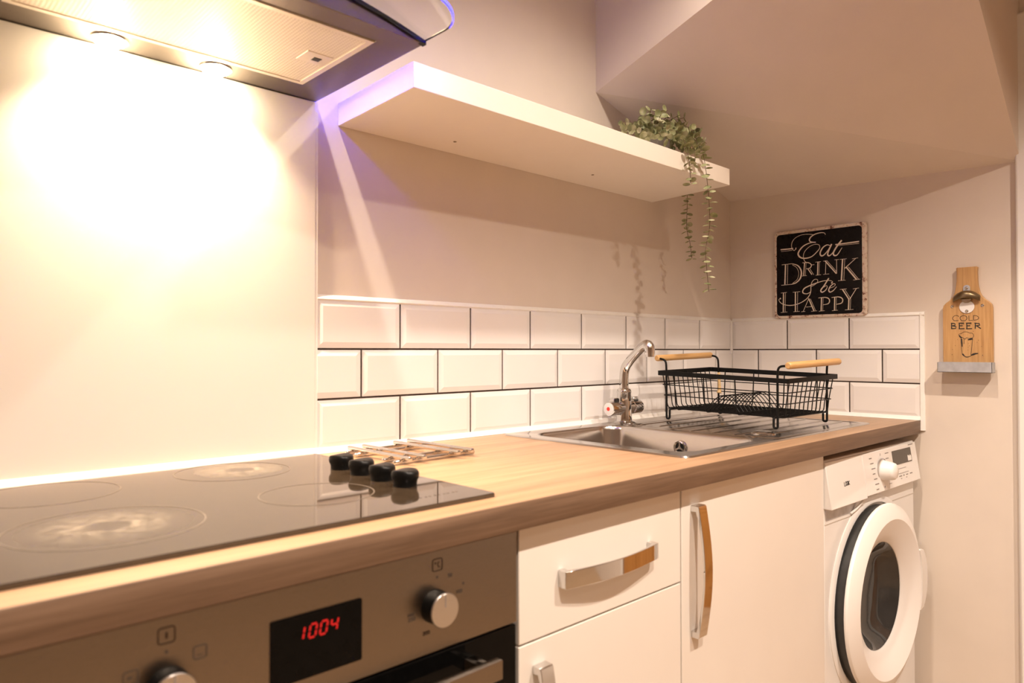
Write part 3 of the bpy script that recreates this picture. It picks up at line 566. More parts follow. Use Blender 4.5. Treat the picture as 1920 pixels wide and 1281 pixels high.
for s, ind in ((-1, 'red'), (1, 'blue')):
    bm = newbm(); lathe(bm, [(.017, s*.010), (.0175, s*.03), (.0195, s*.032), (.0195, s*.066), (.0185, s*.0685), (.012, s*.069)], (TX, TY, .046), 'x', 32); h = obj('tap_handle', bm, 'chrome', t)
    bm = newbm(); prism(bm, rrect(min(TX+s*.032, TX+s*.056), max(TX+s*.032, TX+s*.056), .060, .0755, .006, 4), lambda a, b, d: (a, d, b), TY-.009, TY+.009); obj('lever', bm, 'chrome', h, bev=.0015)
    bm = newbm(); lathe(bm, [(.0165, 0), (.0165, s*.0008), (.015, s*.0012)], (TX+s*.0688, TY, .046), 'x', 28); obj('handle_cap', bm, 'whiteplastic', h)
    bm = newbm(); lathe(bm, [(.0055, 0), (.0052, s*.0006)], (TX+s*.0699, TY, .046), 'x', 20); obj('indicator', bm, ind, h)
# ------------------------------------------------------------------ dish rack
RCX, RCY, RROT = 1.166, -.295, -.05
RL, RW, RH = .405, .272, .138; zf = .038
t = thing('dish_rack', 'black wire dish rack with two pale wooden handles standing on the drainer', 'dish rack', (RCX, RCY, SZ+.003))
def rk(a, b, z): c, s = cos(RROT), sin(RROT); return (RCX+a*c-b*s, RCY+a*s+b*c, z+z/RH*(.03*b+.022*a))
X, Y = RW/2, RL/2
bm = newbm(); r1 = rrect(-X, X, -Y, Y, .006, 3); r2 = rrect(-X+.0025, X-.0025, -Y+.0025, Y-.0025, .004, 3)
loft(bm, [[rk(a, b, RH-.0065) for a, b in r1], [rk(a, b, RH+.0065) for a, b in r1], [rk(a, b, RH+.0065) for a, b in r2], [rk(a, b, RH-.0065) for a, b in r2], [rk(a, b, RH-.0065) for a, b in r1]])
obj('rim', bm, 'blackwire', t)
xi, yi = X-.006, Y-.006; WR = .0014
bm = newbm(); nW = 11
for k in range(nW):                                   # wires running down the ends and along the floor
    a = -xi+.012+(2*xi-.024)*k/(nW-1); pts = [(a, yi, RH), (a*.97, yi-.012, zf+.03), (a*.96, yi-.014, zf), (a*.96, -yi+.014, zf), (a*.97, -yi+.012, zf+.03), (a, -yi, RH)]
    tube(bm, fillet([rk(*p) for p in pts], .016, 4), WR, 6)
for k in range(4):                                    # uprights of the long sides joined under the floor
    b = -yi+.05+(2*yi-.1)*k/3; pts = [(-xi, b, RH), (-xi+.006, b, zf+.02), (-xi+.012, b, zf-.003), (xi-.012, b, zf-.003), (xi-.006, b, zf+.02), (xi, b, RH)]
    tube(bm, fillet([rk(*p) for p in pts], .014, 4), WR*1.25, 6)
for z, k in ((.105, .003), (.075, .006)): tube(bm, [rk(a, b, z) for a, b in rrect(-xi+k*.6, xi-k*.6, -yi+k*1.2, yi-k*1.2, .01, 3)], WR, 6, True)
tube(bm, [rk(a, b, zf) for a, b in rrect(-xi+.012, xi-.012, -yi+.016, yi-.016, .01, 3)], WR*1.2, 6, True)
obj('wire_basket', bm, 'blackwire', t)
bm = newbm()
for k in range(12):                                   # arched plate dividers across the floor
    a = -xi+.022+(2*xi-.044)*k/11
    tube(bm, [rk(a+.004*sin(pi*i/12), .035-.105*i/12+.02, zf+.002+.044*sin(pi*i/12)) for i in range(13)], WR, 6)
for b in (.055, -.05): tube(bm, [rk(-xi+.014, b, zf+.002), rk(xi-.014, b, zf+.002)], WR*1.2, 6)
tube(bm, [rk(-xi+.012, .002, zf+.0455), rk(xi-.012, .002, zf+.0455)], WR, 6)
obj('plate_divider', bm, 'blackwire', t)
px, py = RW/2-.004, .172
for sb in (1, -1):
    for sa in (-1, 1):
        out = .031
        pts = [(sa*px, sb*(py+out-.001), .1795), (sa*px, sb*(py+.002), .176), (sa*px, sb*py, .15), (sa*px, sb*py, SZ+.0066), (sa*px, sb*(py-.011), SZ+.0066), (sa*px, sb*(py-.011), zf-.001), (sa*px*.9, sb*(py-.012), zf-.001), (sa*px*.35, sb*(py-.012), zf-.001)]
        bm = newbm(); tube(bm, fillet([rk(*p) for p in pts], .014, 5), .0030, 10); obj('leg', bm, 'blackwire', t)
    bm = newbm(); a0 = px+.006; y_ = sb*(py+.031)
    tube(bm, [rk(x, y_, .180) for x in (-a0, -a0+.002, -a0+.004, a0-.004, a0-.002, a0)], [.0065, .0085, .0092, .0092, .0085, .0065], 16)
    o = obj('wooden_handle', bm, 'beech', t); o['label'] = 'pale wooden grip bar'
bm = newbm(); tube(bm, [rk(px-.003, py-.003, .130), rk(px-.005, py-.005, .118), rk(px-.006, py-.0065, .10), rk(px-.005, py-.007, .08), rk(px-.008, py-.007, .070)], [.004, .0052, .0045, .0052, .008], 8)
o = obj('raffia_tie', bm, 'twine', t); o['label'] = 'pale raffia tie on one post'

# ------------------------------------------------------------------ cabinets
FY = -.580; BT = -.042; BB = -.758
def bow(bm, c, L, vertical, w=.026, dp=.030):
    """bowed strap handle; c = centre on the door face"""
    n = 14; h = L/2; th = .0036
    outer = [(-h, 0), (-h, -.015), (-h+.003, -.0175)]+[(-h+.003+(L-.006)*i/n, -.0175-(dp-.0175)*sin(pi*i/n)) for i in range(1, n)]+[(h-.003, -.0175), (h, -.015), (h, 0)]
    inner = [(h-.012, 0), (h-.011, -.0105)]+[(h-.014-(L-.028)*i/n, -.0135-(dp-.0175)*sin(pi*i/n)) for i in range(1, n)]+[(-h+.011, -.0105), (-h+.012, 0)]
    if vertical: prism(bm, outer+inner, lambda a, b, d: (c[0]+d, c[1]+b, c[2]+a), -w/2, w/2)
    else: prism(bm, outer+inner, lambda a, b, d: (c[0]+a, c[1]+b, c[2]+d), -w/2, w/2)
    return bm
def carcass(t, x0, x1):
    bm = newbm(); box(bm, x0, x0+.016, FY+.02, -.02, BB, -TH-.001); box(bm, x1-.016, x1, FY+.02, -.02, BB, -TH-.001); box(bm, x0, x1, FY+.02, -.02, BB, BB+.016); box(bm, x0, x1, -.026, -.02, BB, -TH-.001); box(bm, x0, x1, FY+.02, FY+.09, -TH-.02, -TH-.001); obj('carcass', bm, 'carcass', t)
t = thing('drawer_cabinet', 'cream base cabinet with a drawer above a cupboard door beside the oven', 'cabinet', (.205, -.3, BB))
carcass(t, .003, .406)
d = obj('drawer', box(newbm(), .0035, .4055, FY, FY+.018, -.2085, BT), 'cabinet', t, bev=.0012)
obj('handle', bow(newbm(), (.2, FY, -.132), .232, False), 'chrome', d, bev=.0008)
d = obj('door', box(newbm(), .0035, .4055, FY, FY+.018, BB, -.2115), 'cabinet', t, bev=.0012)
obj('handle', bow(newbm(), (.043, FY, -.36), .232, True), 'chrome', d, bev=.0008)
t = thing('sink_cabinet', 'wide cream base cabinet with one tall door and an upright chrome handle', 'cabinet', (.711, -.3, BB))
bm = newbm(); box(bm, .410, .426, FY+.02, -.02, BB, -TH-.001); box(bm, .996, 1.012, FY+.02, -.02, BB, -TH-.001); box(bm, .41, 1.012, FY+.02, -.02, BB, BB+.016); obj('carcass', bm, 'carcass', t)
d = obj('door', box(newbm(), .4095, 1.0125, FY, FY+.018, BB, BT), 'cabinet', t, bev=.0012)
obj('handle', bow(newbm(), (.452, FY, -.197), .240, True), 'chrome', d, bev=.0008)
tag(obj('plinth', box(newbm(), -.6, 1.012, FY+.05, FY+.066, -ZT, BB-.001), 'cabinet'), 'cream kickboard along the floor beneath the base cabinets', 'plinth')

# ------------------------------------------------------------------ oven
t = thing('oven', 'built-in stainless steel oven with black glass door beneath the hob', 'oven', (-.3, -.3, BB))
OX0, OX1 = -.600, -.003; OY = FY-.003
bm = newbm(); box(bm, OX0+.02, OX1-.02, OY+.03, -.03, BB+.001, -.06); obj('oven_body', bm, 'carcass', t)
cp = obj('control_panel', box(newbm(), OX0, OX1, OY, OY+.03, -.1725, -.045), 'steel', t, bev=.002)
of_ = lambda a, b, d: (a, OY-.0002-d, b)
bm = newbm(); prism(bm, rrect(-.361, -.2515, -.1495, -.0790, .002, 3), of_, 0, .0012); dsp = obj('display', bm, 'blackglass', cp)
bm = newbm()
segf = lambda a, b, d: (a+(b+.100)*.18, OY-.0016-d, b)
SEG = {'a': ((.1,1),(.9,1)), 'b': ((1,.92),(1,.55)), 'c': ((1,.45),(1,.08)), 'd': ((.1,0),(.9,0)), 'e': ((0,.45),(0,.08)), 'f': ((0,.92),(0,.55)), 'g': ((.1,.5),(.9,.5))}
for ch, x in (('bc', -.3315), ('abcdef', -.3170), ('abcdef', -.3040), ('bcfg', -.2910)):
    for s in ch:
        (a0, b0), (a1, b1) = SEG[s]; ribbon(bm, [(x+a0*.0078, -.1065+b0*.0140), (x+a1*.0078, -.1065+b1*.0140)], [.0019], segf, .0003)
o = obj('clock_digits', bm, 'redled', dsp); o['label'] = 'glowing red digits 1004'
bm = newbm()
def icon(cx, cz, s=.0075):
    pts = rrect(cx-s, cx+s, cz-s, cz+s, s*.35, 3); pts.append(pts[0]); ribbon(bm, pts, [.0012], of_)
icon(-.142, -.064)
ribbon(bm, [(-.1385, -.061), (-.1405, -.0605), (-.1415, -.064), (-.1405, -.0672), (-.138, -.0668)], [.0011], of_); disc(bm, -.1452, -.0615, .0013, of_)
disc(bm, -.1425, -.0795, .0017, of_); disc(bm, -.1, -.0965, .0018, of_)
for s_, a, b in (('50', -.125, -.0835), ('100', -.112, -.1075), ('150', -.1275, -.1375), ('200', -.164, -.147), ('250', -.186, -.1245)): text(bm, s_, a, b, .0042, .0011, of_)
text(bm, 'MAX', -.1865, -.1185, .0036, .0011, of_)
icon(-.463, -.064); ribbon(bm, [(-.463, -.061), (-.463, -.067)], [.002], of_); disc(bm, -.463, -.0795, .0017, of_)
icon(-.432, -.0885, .0062); ribbon(bm, [(-.435, -.091), (-.43, -.091)], [.001], of_); icon(-.494, -.0945, .0062); ribbon(bm, [(-.497, -.0945), (-.4925, -.0945)], [.0022], of_)
obj('panel_lettering', bm, 'brownprint', cp)
for kx in (-.1465, -.4625):
    kz = -.1145
    bm = newbm(); lathe(bm, [(.0208, .001), (.0208, -.004), (.0200, -.006), (.0196, -.02)], (kx, OY, kz), 'y', 36); k = obj('knob', bm, 'blackplastic', t)
    bm = newbm(); lathe(bm, [(.0205, 0), (.0212, -.0008), (.0212, -.0018), (.0204, -.0030), (.0001, -.0031)], (kx, OY-.0195, kz), 'y', 40); c = obj('knob_face', bm, 'alu', k); c['label'] = 'silver knob face'
    bm = newbm(); ribbon(bm, [(kx, kz+.004), (kx, kz+.0195)], [.0013], lambda a, b, d: (a, OY-.0227-d, b), .0003); obj('pointer_line', bm, 'greyprint', c)
dr = obj('door', box(newbm(), OX0, OX1, OY+.002, OY+.03, -.735, -.1755), 'blackglass', t, bev=.002)
bm = newbm(); hz = -.2045; box(bm, -.545, -.068, OY-.042, OY-.030, hz-.0125, hz+.0125); hb = obj('handle', bm, 'steel', dr, bev=.0015)
for x in (-.525, -.088): obj('handle_post', box(newbm(), x-.008, x+.008, OY-.031, OY+.003, hz-.008, hz+.008), 'steel', hb)

# ------------------------------------------------------------------ washing machine
WC = (1.314, -.29, -ZT+.005)
t = thing('washing_machine', 'white front-loading washing machine with a round porthole under the worktop end', 'washing machine', WC)
t.rotation_euler = (0, 0, -.028)
WX0_, WX1_ = 1.0225, 1.607; WY = -.587; WT = -.058
DC = (1.308, WY, -.440); n = 64
bm = newbm(); pr = [(WX0_, -ZT+.02), (WX1_, -ZT+.02), (WX1_, WT), (WX0_, WT)]
fv = [bm.verts.new((a, WY, b)) for a, b in pr]; bv = [bm.verts.new((a, -.03, b)) for a, b in pr]
for i in range(4): bm.faces.new((fv[i], fv[(i+1) % 4], bv[(i+1) % 4], bv[i]))
bm.faces.new(bv); hv = [bm.verts.new((DC[0]+.15*cos(2*pi*i/n), WY, DC[2]+.15*sin(2*pi*i/n))) for i in range(n)]
bmesh.ops.triangle_fill(bm, use_beauty=True, edges=[bm.edges.get((fv[i], fv[(i+1) % 4])) for i in range(4)]+[bm.edges.new((hv[i], hv[(i+1) % n])) for i in range(n)])
obj('casing', bm, 'white', t, bev=.004)
bm = newbm(); lathe(bm, [(.15, 0), (.15, .03), (.2, .04), (.2, .3)], DC, 'y', n, False, True); obj('drum', bm, 'darkband', t)
for x in (WX0_+.05, WX1_-.05):
    for y in (WY+.06, -.09): obj('foot', lathe(newbm(), [(.02, 0), (.02, .018)], (x, y, -ZT+.005), 'z', 16), 'blackplastic', t)
# fascia: leans forward towards its lower edge
def fas(x, s, d=0):        # s 0 top .. 1 bottom
    y0, y1 = WY-.004, WY-.020; z = WT-.004+(-.112)*s
    return (x, y0+(y1-y0)*s-d, z)
XS = 1.232
def fascia(bm, x0, x1, s0=0, s1=1):
    pr = [(WY+.002, WT-.004-.112*s0), fas(0, s0)[1:], fas(0, s1)[1:], (WY+.002, WT-.004-.112*s1)]
    loft(bm, [[(x, y, z) for y, z in pr] for x in (x0, x1)], True, True); return bm
cp = obj('control_panel', fascia(newbm(), XS+.001, WX1_, 0, .96), 'whiteplastic', t, bev=.002)
dd = obj('detergent_drawer', fascia(newbm(), WX0_, XS-.001, 0, 1.0), 'whiteplastic', t, bev=.002)
# finger recess under the drawer, bounded by a curved ledge
bm = newbm()
prism(bm, [(WX0_+.004, -.172), (WX0_+.012, -.2045), (1.165, -.2045), (1.19, -.196), (1.212, -.180), (1.218, -.172)], lambda a, b, d: (a, d, b), WY-.0008, WY+.001); obj('drawer_recess', bm, 'galv', t)
bm = newbm(); tube(bm, crom([(1.167, WY-.002, -.2055), (1.192, WY-.005, -.198), (1.213, WY-.010, -.184), (1.223, WY-.013, -.173)], 5), .003, 8); obj('ledge', bm, 'whiteplastic', t)
bm = newbm(); tube(bm, [(WX0_+.004, WY-.0002, -.212), (WX1_-.004, WY-.0002, -.212)], .0012, 6); obj('panel_seam', bm, 'carcass', t)
fp = lambda a, b, d: fas(a, (WT-.004-b)/.112, d+.0003)
bm = newbm(); prism(bm, rrect(1.425, 1.562, -.112, -.073, .002, 2), fp, 0, .0006); dsp = obj('display', bm, mat('display_smoke', (.05,.042,.036), .15), cp)
bm = newbm(); prism(bm, [(1.532, -.109), (1.558, -.109), (1.558, -.097), (1.551, -.093), (1.545, -.097), (1.538, -.093), (1.532, -.094)], fp, .0006, .001); obj('display_icon', bm, 'whiteplastic', dsp)
bm = newbm()
kc = (1.345, -.115)
for i in range(7): b = -.078-.0135*i; w = .016+.004*(i % 3); ribbon(bm, [(1.272+.003*i, b), (1.272+.003*i+w, b)], [.0022], fp)
for i in range(4): b = -.074-.014*i; ribbon(bm, [(1.378, b), (1.402-.004*i, b)], [.0018], fp)
ribbon(bm, [(1.345, -.077), (1.347, -.071)], [.002], fp); ribbon(bm, [(1.345, -.160), (1.348, -.157)], [.004], fp)
for a, b, w in ((1.385, -.143, .008), (1.378, -.155, .018), (1.425, -.124, .085), (1.425, -.137, .10)): ribbon(bm, [(a, b), (a+w, b)], [.0009], fp)
for a, w in ((1.430, .010), (1.452, .020), (1.482, .009), (1.503, .014), (1.532, .018)): ribbon(bm, [(a, -.144), (a+w, -.144)], [.0024], fp)
for a in (1.462, 1.5): ribbon(bm, [(a, -.151), (a+.008, -.151)], [.0016], fp)
ribbon(bm, [(1.55, -.066), (1.585, -.066)], [.0022], fp)
obj('programme_lettering', bm, 'greyprint', cp)
bm = newbm(); text(bm, 'LOGIK', 1.107, -.127, .0095, .0020, fp, adv=.72); obj('brand_lettering', bm, 'print', dd)
ky = fas(0, .47)[1]
bm = newbm(); lathe(bm, [(.0315, .002), (.0315, -.002), (.030, -.0026), (.030, .0)], (kc[0], ky, kc[1]), 'y', 36, False, False); obj('dial_ring', bm, 'alu', cp)
bm = newbm(); lathe(bm, [(.0285, 0), (.027, -.006), (.0235, -.026), (.0215, -.032), (.017, -.0355), (.0001, -.037)], (kc[0], ky, kc[1]), 'y', 36); obj('programme_dial', bm, 'whiteplastic', cp)
# porthole door
bm = newbm(); lathe(bm, [(.262, .001), (.262, -.002), (.255, -.0045), (.243, -.005)], DC, 'y', n, False, False); obj('door_surround', bm, 'white', t)
bm = newbm(); lathe(bm, [(.236, 0), (.236, -.027), (.21, -.027), (.21, 0)], DC, 'y', n, False, False); dr = obj('porthole_door', bm, 'darkband', t); dr['label'] = 'dark side of the round door'
bm = newbm(); lathe(bm, [(.236, -.024), (.2425, -.027), (.2435, -.031), (.2415, -.0355), (.236, -.039), (.208, -.0495), (.2045, -.0505), (.201, -.0492), (.166, -.033), (.1425, -.0215), (.1395, -.018), (.139, -.012)], DC, 'y', n, False, False); obj('door_ring', bm, 'whiteplastic', dr, smooth=30)
bm = newbm(); lathe(bm, [(.1402, -.0155), (.1385, -.0165), (.136, -.014), (.128, -.002), (.112, .018), (.09, .032), (.0001, .037)], DC, 'y', n, False, True); obj('porthole_glass', bm, 'drumglass', dr, smooth=60)
bm = newbm(); L = []
for i in range(15):
    a = radians(-21+42*i/14); k = sin(pi*i/14)**.4*.9+.1
    r0, r1 = .232, .232+.046*k
    L.append([(DC[0]+r*cos(a), WY-y, DC[2]+r*sin(a)) for r, y in ((r0, .028), (r1, .030), (r1+.002*k, .036), (r1, .042), (r0, .044))])
loft(bm, L, True, True); obj('door_handle', bm, 'whiteplastic', dr, smooth=50)

# ------------------------------------------------------------------ shelf
t = thing('floating_shelf', 'thick white floating shelf on the wall above the tiles', 'shelf', (.6, -.1, .673))
bm = newbm(); prism(bm, [(.0075, .672), (-.260, .6795), (-.260, .7265), (.0075, .719)], lambda a, b, d: (d, a, b), .050, 1.150); obj('shelf_board', bm, 'shelf', t, bev=.0008)
for x, y in ((.300, -.066), (.755, -.083)): obj('screw', lathe(newbm(), [(.0038, .001), (.0038, -.0006)], (x, y, .672+(.0075-y)*.028), 'z', 14), 'bronze', t)

# ------------------------------------------------------------------ extractor hood
t = thing('extractor_hood', 'stainless steel extractor hood with curved glass visor glowing blue at its edge', 'extractor hood', (-.3, -.18, .707))
HXc = -.3; hw = .297; YB, YF = .004, -.366; zb_ = .707
arch = lambda x: .7105+.040*(1-((x-HXc)/hw)**2)
xs = [HXc-hw+2*hw*i/24 for i in range(25)]
FX0, FX1, FY0, FY1 = -.532, -.067, -.321, -.069
bm = newbm()
ring = lambda y: [(HXc-hw, y, zb_)]+[(x, y, arch(x)) for x in xs]+[(HXc+hw, y, zb_)]
A_, B_ = ring(YB), ring(YF); va = [bm.verts.new(p) for p in A_]; vb = [bm.verts.new(p) for p in B_]
for i in range(len(va)-1): bm.faces.new((va[i], va[i+1], vb[i+1], vb[i]))
bm.faces.new(va); bm.faces.new(vb[::-1])
fr = [[(HXc-hw, YB, zb_), (HXc+hw, YB, zb_), (HXc+hw, YF, zb_), (HXc-hw, YF, zb_)], [(FX0, FY1, zb_), (FX1, FY1, zb_), (FX1, FY0, zb_), (FX0, FY0, zb_)], [(FX0, FY1, zb_+.004), (FX1, FY1, zb_+.004), (FX1, FY0, zb_+.004), (FX0, FY0, zb_+.004)]]
loft(bm, fr, False, True)
obj('hood_body', bm, 'hoodsteel', t, smooth=25, bev=.0015)
bm = newbm(); loft(bm, [[(FX0+.002, FY1-.002, zb_+.002), (FX1-.002, FY1-.002, zb_+.002), (FX1-.002, FY0+.002, zb_+.002), (FX0+.002, FY0+.002, zb_+.002)], [(FX0+.002, FY1-.002, zb_-.002), (FX1-.002, FY1-.002, zb_-.002), (FX1-.002, FY0+.002, zb_-.002), (FX0+.002, FY0+.002, zb_-.002)],
  [(FX0+.012, FY1-.012, zb_-.002), (FX1-.012, FY1-.012, zb_-.002), (FX1-.012, FY0+.012, zb_-.002), (FX0+.012, FY0+.012, zb_-.002)], [(FX0+.012, FY1-.012, zb_), (FX1-.012, FY1-.012, zb_), (FX1-.012, FY0+.012, zb_), (FX0+.012, FY0+.012, zb_)]])
ff = obj('grease_filter', bm, 'filterframe', t, smooth=20)
obj('filter_mesh', box(newbm(), FX0+.012, FX1-.012, FY0+.012, FY1-.012, zb_-.0006, zb_+.001), 'filter', ff)
bm = newbm(); box(bm, -.132, -.085, -.216, -.172, zb_-.0016, zb_); lt = obj('latch', bm, 'filterframe', ff, bev=.0004)
bm = newbm(); box(bm, -.112, -.098, -.200, -.186, zb_-.0022, zb_-.0014); obj('latch_slot', bm, 'print', lt)
for lx in (-.383, -.215):
    bm = newbm(); lathe(bm, [(.0275, 0), (.0275, -.0025), (.0235, -.003), (.0235, 0)], (lx, -.0335, zb_), 'z', 32, False, False); lb = obj('lamp', bm, 'chrome', t)
    bm = newbm(); lathe(bm, [(.0235, -.001), (.022, -.006), (.014, -.0105), (.0001, -.012)], (lx, -.0335, zb_), 'z', 28, False, True); obj('lamp_lens', bm, 'lampglow', lb)
    lo = lamp('hood_lamp', 'SPOT', (lx, -.0335, zb_-.02), HOOD_W, (1, .715, .47), shadow_soft_size=.012, spot_size=radians(120), spot_blend=1.0)
# curved glass visor resting on the arched top
GR = .055; gy0, gy1 = YB-.004, -.474; gx0, gx1 = HXc-hw-.001, HXc+hw+.001; gt = .006
def gplan():
    out = [(gx1, gy0)]
    for i in range(9): a = radians(-90*i/8); out.append((gx1-GR+GR*cos(a), gy1+GR+GR*sin(a)))
    k = 20
    for i in range(1, k): out.append((gx1-GR-(gx1-gx0-2*GR)*i/k, gy1))
    for i in range(9): a = radians(-90-90*i/8); out.append((gx0+GR+GR*cos(a), gy1+GR+GR*sin(a)))
    out.append((gx0, gy0)); return out
pl = gplan(); gz = lambda x: arch(min(max(x, HXc-hw), HXc+hw))+.0008
def yfront(x):
    if x > gx1-GR: return gy1+GR-sqrt(max(0, GR*GR-(x-(gx1-GR))**2))
    if x < gx0+GR: return gy1+GR-sqrt(max(0, GR*GR-(gx0+GR-x)**2))
    return gy1
gxs = sorted(set([round(p[0], 6) for p in pl]))
bm = newbm()
loft(bm, [[(x, gy0, gz(x)), (x, gy0, gz(x)+gt), (x, yfront(x), gz(x)+gt), (x, yfront(x), gz(x))] for x in gxs], True, True)
gv = obj('glass_visor', bm, 'clear', t, smooth=30)
bm = newbm(); edge = [p for p in pl]
k = .0006
L = []
for i, (x, y) in enumerate(edge):
    a = edge[max(i-1, 0)]; b = edge[min(i+1, len(edge)-1)]; tx, ty = b[0]-a[0], b[1]-a[1]; l = sqrt(tx*tx+ty*ty); nx, ny = -ty/l, tx/l
    if nx*(x-HXc)+ny*(y+.2) < 0: nx, ny = -nx, -ny
    L.append([(x+nx*k*s, y+ny*k*s, gz(x)+zz) for s, zz in ((.2, .001), (1.4, .001), (1.4, gt-.001), (.2, gt-.001))])
loft(bm, L, True, True); o = obj('lit_edge', bm, 'blueglow', gv); o['label'] = 'glowing blue edge of the glass'
bm = newbm(); L = [[(x, y, arch(x)+z) for y, z in ((YF+.006, -.006), (YF-.004, -.006), (YF-.004, .0006), (YF+.006, .0006))] for x in xs]; loft(bm, L, True, True); obj('gasket', bm, 'blackplastic', t)
bm = newbm(); box(bm, -.44, -.16, -.26, .006, .745, CEIL-.002); obj('chimney', bm, 'steel', t, bev=.002)

# ------------------------------------------------------------------ tin sign
SW, SH = .2985, .2935; sy0, sz0 = -.1635, .3145
t = thing('metal_sign', 'square black tin sign with white lettering and chipped cream border', 'sign', (PW-.002, sy0-SW/2, sz0))
sg = lambda u, v, d: (XR-.0035-d, sy0-u*SW, sz0+v*SH)
bm = newbm(); o_ = rrect(0, 1, 0, 1, .035, 5); i_ = rrect(.026, .974, .026, .974, .04, 5)
loft(bm, [[sg(a, b, -.008) for a, b in o_], [sg(a, b, -.001) for a, b in o_], [sg(a*.99+.005, b*.99+.005, .0) for a, b in o_], [sg(a, b, .0008) for a, b in i_]], True, True)
bp = obj('border', bm, 'rusty', t, smooth=20)
bm = newbm(); prism(bm, rrect(.0285, .9575, .0295, .9650, .038, 6), sg, .0004, .0014); pn = obj('panel', bm, 'signblack', t, smooth=20)
bm = newbm()
for i, (sm, ws, pts) in enumerate(SIGN): ribbon(bm, [(u*SW, v*SH) for u, v in pts], [w*SW for w in ws], lambda a, b, d: sg(a/SW, b/SH, .0014+d), .00025+.00001*(i % 9), bool(sm))
o = obj('lettering', bm, 'signcream', pn); o['label'] = 'cream words Eat Drink and be Happy'
for u in (.028, .972):
    for v in (.028, .972): bm = newbm(); disc(bm, u, v, .0045, lambda a, b, d: sg(a, b, .0006+d), .0004, 12); obj('corner_hole', bm, 'brownprint', bp)

# ------------------------------------------------------------------ bottle opener board
oy = -.7315
t = thing('bottle_opener', 'oak bottle-shaped wall board with bottle opener and tin cap tray', 'bottle opener', (PW-.001, oy, .145))
XF = PW-.015                                           # front face of the board
ob = lambda a, b, d: (XF-d, oy-a, b)
half = [(.0605, .166), (.0605, .326), (.0585, .3345), (.052, .342), (.043, .349), (.035, .359), (.030, .371), (.027, .386), (.0255, .402), (.025, .425), (.0255, .435), (.0265, .4385), (.0245, .4415)]
bm = newbm(); prism(bm, [(-a, b) for a, b in half]+[(a, b) for a, b in half[::-1]], ob, -.0145, 0); bd = obj('board', bm, 'oakboard', t, smooth=20, bev=.0012)
bm = newbm()
for i, (sm, ws, pts) in enumerate(BEER): ribbon(bm, pts, [w*1.0 for w in ws], ob, .0003+.00001*(i % 9), bool(sm), .0001)
o = obj('printed_design', bm, 'print', bd); o['label'] = 'black words Cold Beer above a beer glass drawing'
bm = newbm(); T0, T1, TD = .1445, .173, .034            # tin tray: four thin sides and a bottom
box(bm, XF-TD, XF-TD+.001, oy-.066, oy+.066, T0, T1); box(bm, XF-.0015, XF-.0005, oy-.066, oy+.066, T0, T1); box(bm, XF-TD, XF-.0005, oy-.066, oy-.065, T0, T1); box(bm, XF-TD, XF-.0005, oy+.065, oy+.066, T0, T1); box(bm, XF-TD, XF-.0005, oy-.066, oy+.066, T0, T0+.001)
obj('cap_tray', bm, 'galv', t)
bm = newbm()                                           # opener: back plate, hood and tab
prism(bm, rrect(-.0085, .0085, .368, .3905, .0082, 6), ob, .0002, .0028)
bp = obj('opener_plate', bm, 'galv', t, bev=.0006)
bm = newbm(); disc(bm, 0, .329, .0185, ob, .0022, 36); obj('lower_plate', bm, 'whiteplastic', bp, bev=.0006)
bm = newbm(); L = []
for i in range(17):
    a = -.033+.066*i/16; k = a/.033; top = .3755-.016*k*k; bot = .3535-.010*k*k; dpt = .020*(1-.72*k*k)
    L.append([ob(a, top-.002, .001), ob(a, top, .003), ob(a, top-.004, dpt*.75+.003), ob(a, (top+bot)/2, dpt+.003), ob(a, bot, dpt+.001), ob(a, bot, dpt-.0025+.001), ob(a, (top+bot)/2, dpt-.001), ob(a, top-.006, .001)])
loft(bm, L, True, True); obj('opener_hood', bm, 'bronze', bp, smooth=50)
bm = newbm(); prism(bm, [(-.014, .352), (.014, .352), (.010, .344), (.004, .3405), (-.004, .3405), (-.010, .344)], ob, .0022, .0075); obj('opener_tooth', bm, 'bronze', bp, bev=.001)
for a, b, h in ((0, .3815, .0028), (0, .3165, .0022), (-.0365, .331, 0), (.0375, .331, 0)): obj('screw', lathe(newbm(), [(.0042, -h), (.0042, -h-.0008), (.0030, -h-.0018), (.0001, -h-.002)], (XF, oy-a, b), 'x', 16), 'chrome', t)

# ------------------------------------------------------------------ trailing eucalyptus
shelf_top = lambda y: .7193+(-y)*.028
PCX, PCY = .962, -.125
t = thing('trailing_eucalyptus', 'trailing eucalyptus with round sage leaves in a grey pot on the shelf end', 'plant', (PCX, PCY, shelf_top(PCY-.0)))
bm = newbm(); lathe(bm, [(.040, .0017), (.043, .004), (.052, .075), (.054, .078), (.054, .084), (.049, .084), (.047, .07), (.0001, .069)], (PCX, PCY, shelf_top(PCY)), 'z', 32); obj('pot', bm, 'pot', t)
def leaf(bm, p, d, n, r, curl=.25):
    """round cupped leaf at p growing along d with face normal n"""
    d = d.normalized(); n = (n-d*n.dot(d)).normalized(); s = d.cross(n); K = 12
    cup = lambda x, y: n*(curl*(x*x+y*y)*r)
    c = bm.verts.new(p+d*r); ring1 = []; ring2 = []
    for i in range(K):
        a = 2*pi*i/K; x, y = cos(a), sin(a)*.92
        ring1.append(bm.verts.new(p+d*(r+r*.55*x)+s*(r*.55*y)+cup(.55*x, .55*y))); ring2.append(bm.verts.new(p+d*(r+r*x)+s*(r*y)+cup(x, y)))
    for i in range(K):
        j = (i+1) % K; bm.faces.new((c, ring1[i], ring1[j])); bm.faces.new((ring1[i], ring2[i], ring2[j], ring1[j]))
zroof = lambda x, y: .951-.2795*(x-.878)+.027*y-.012
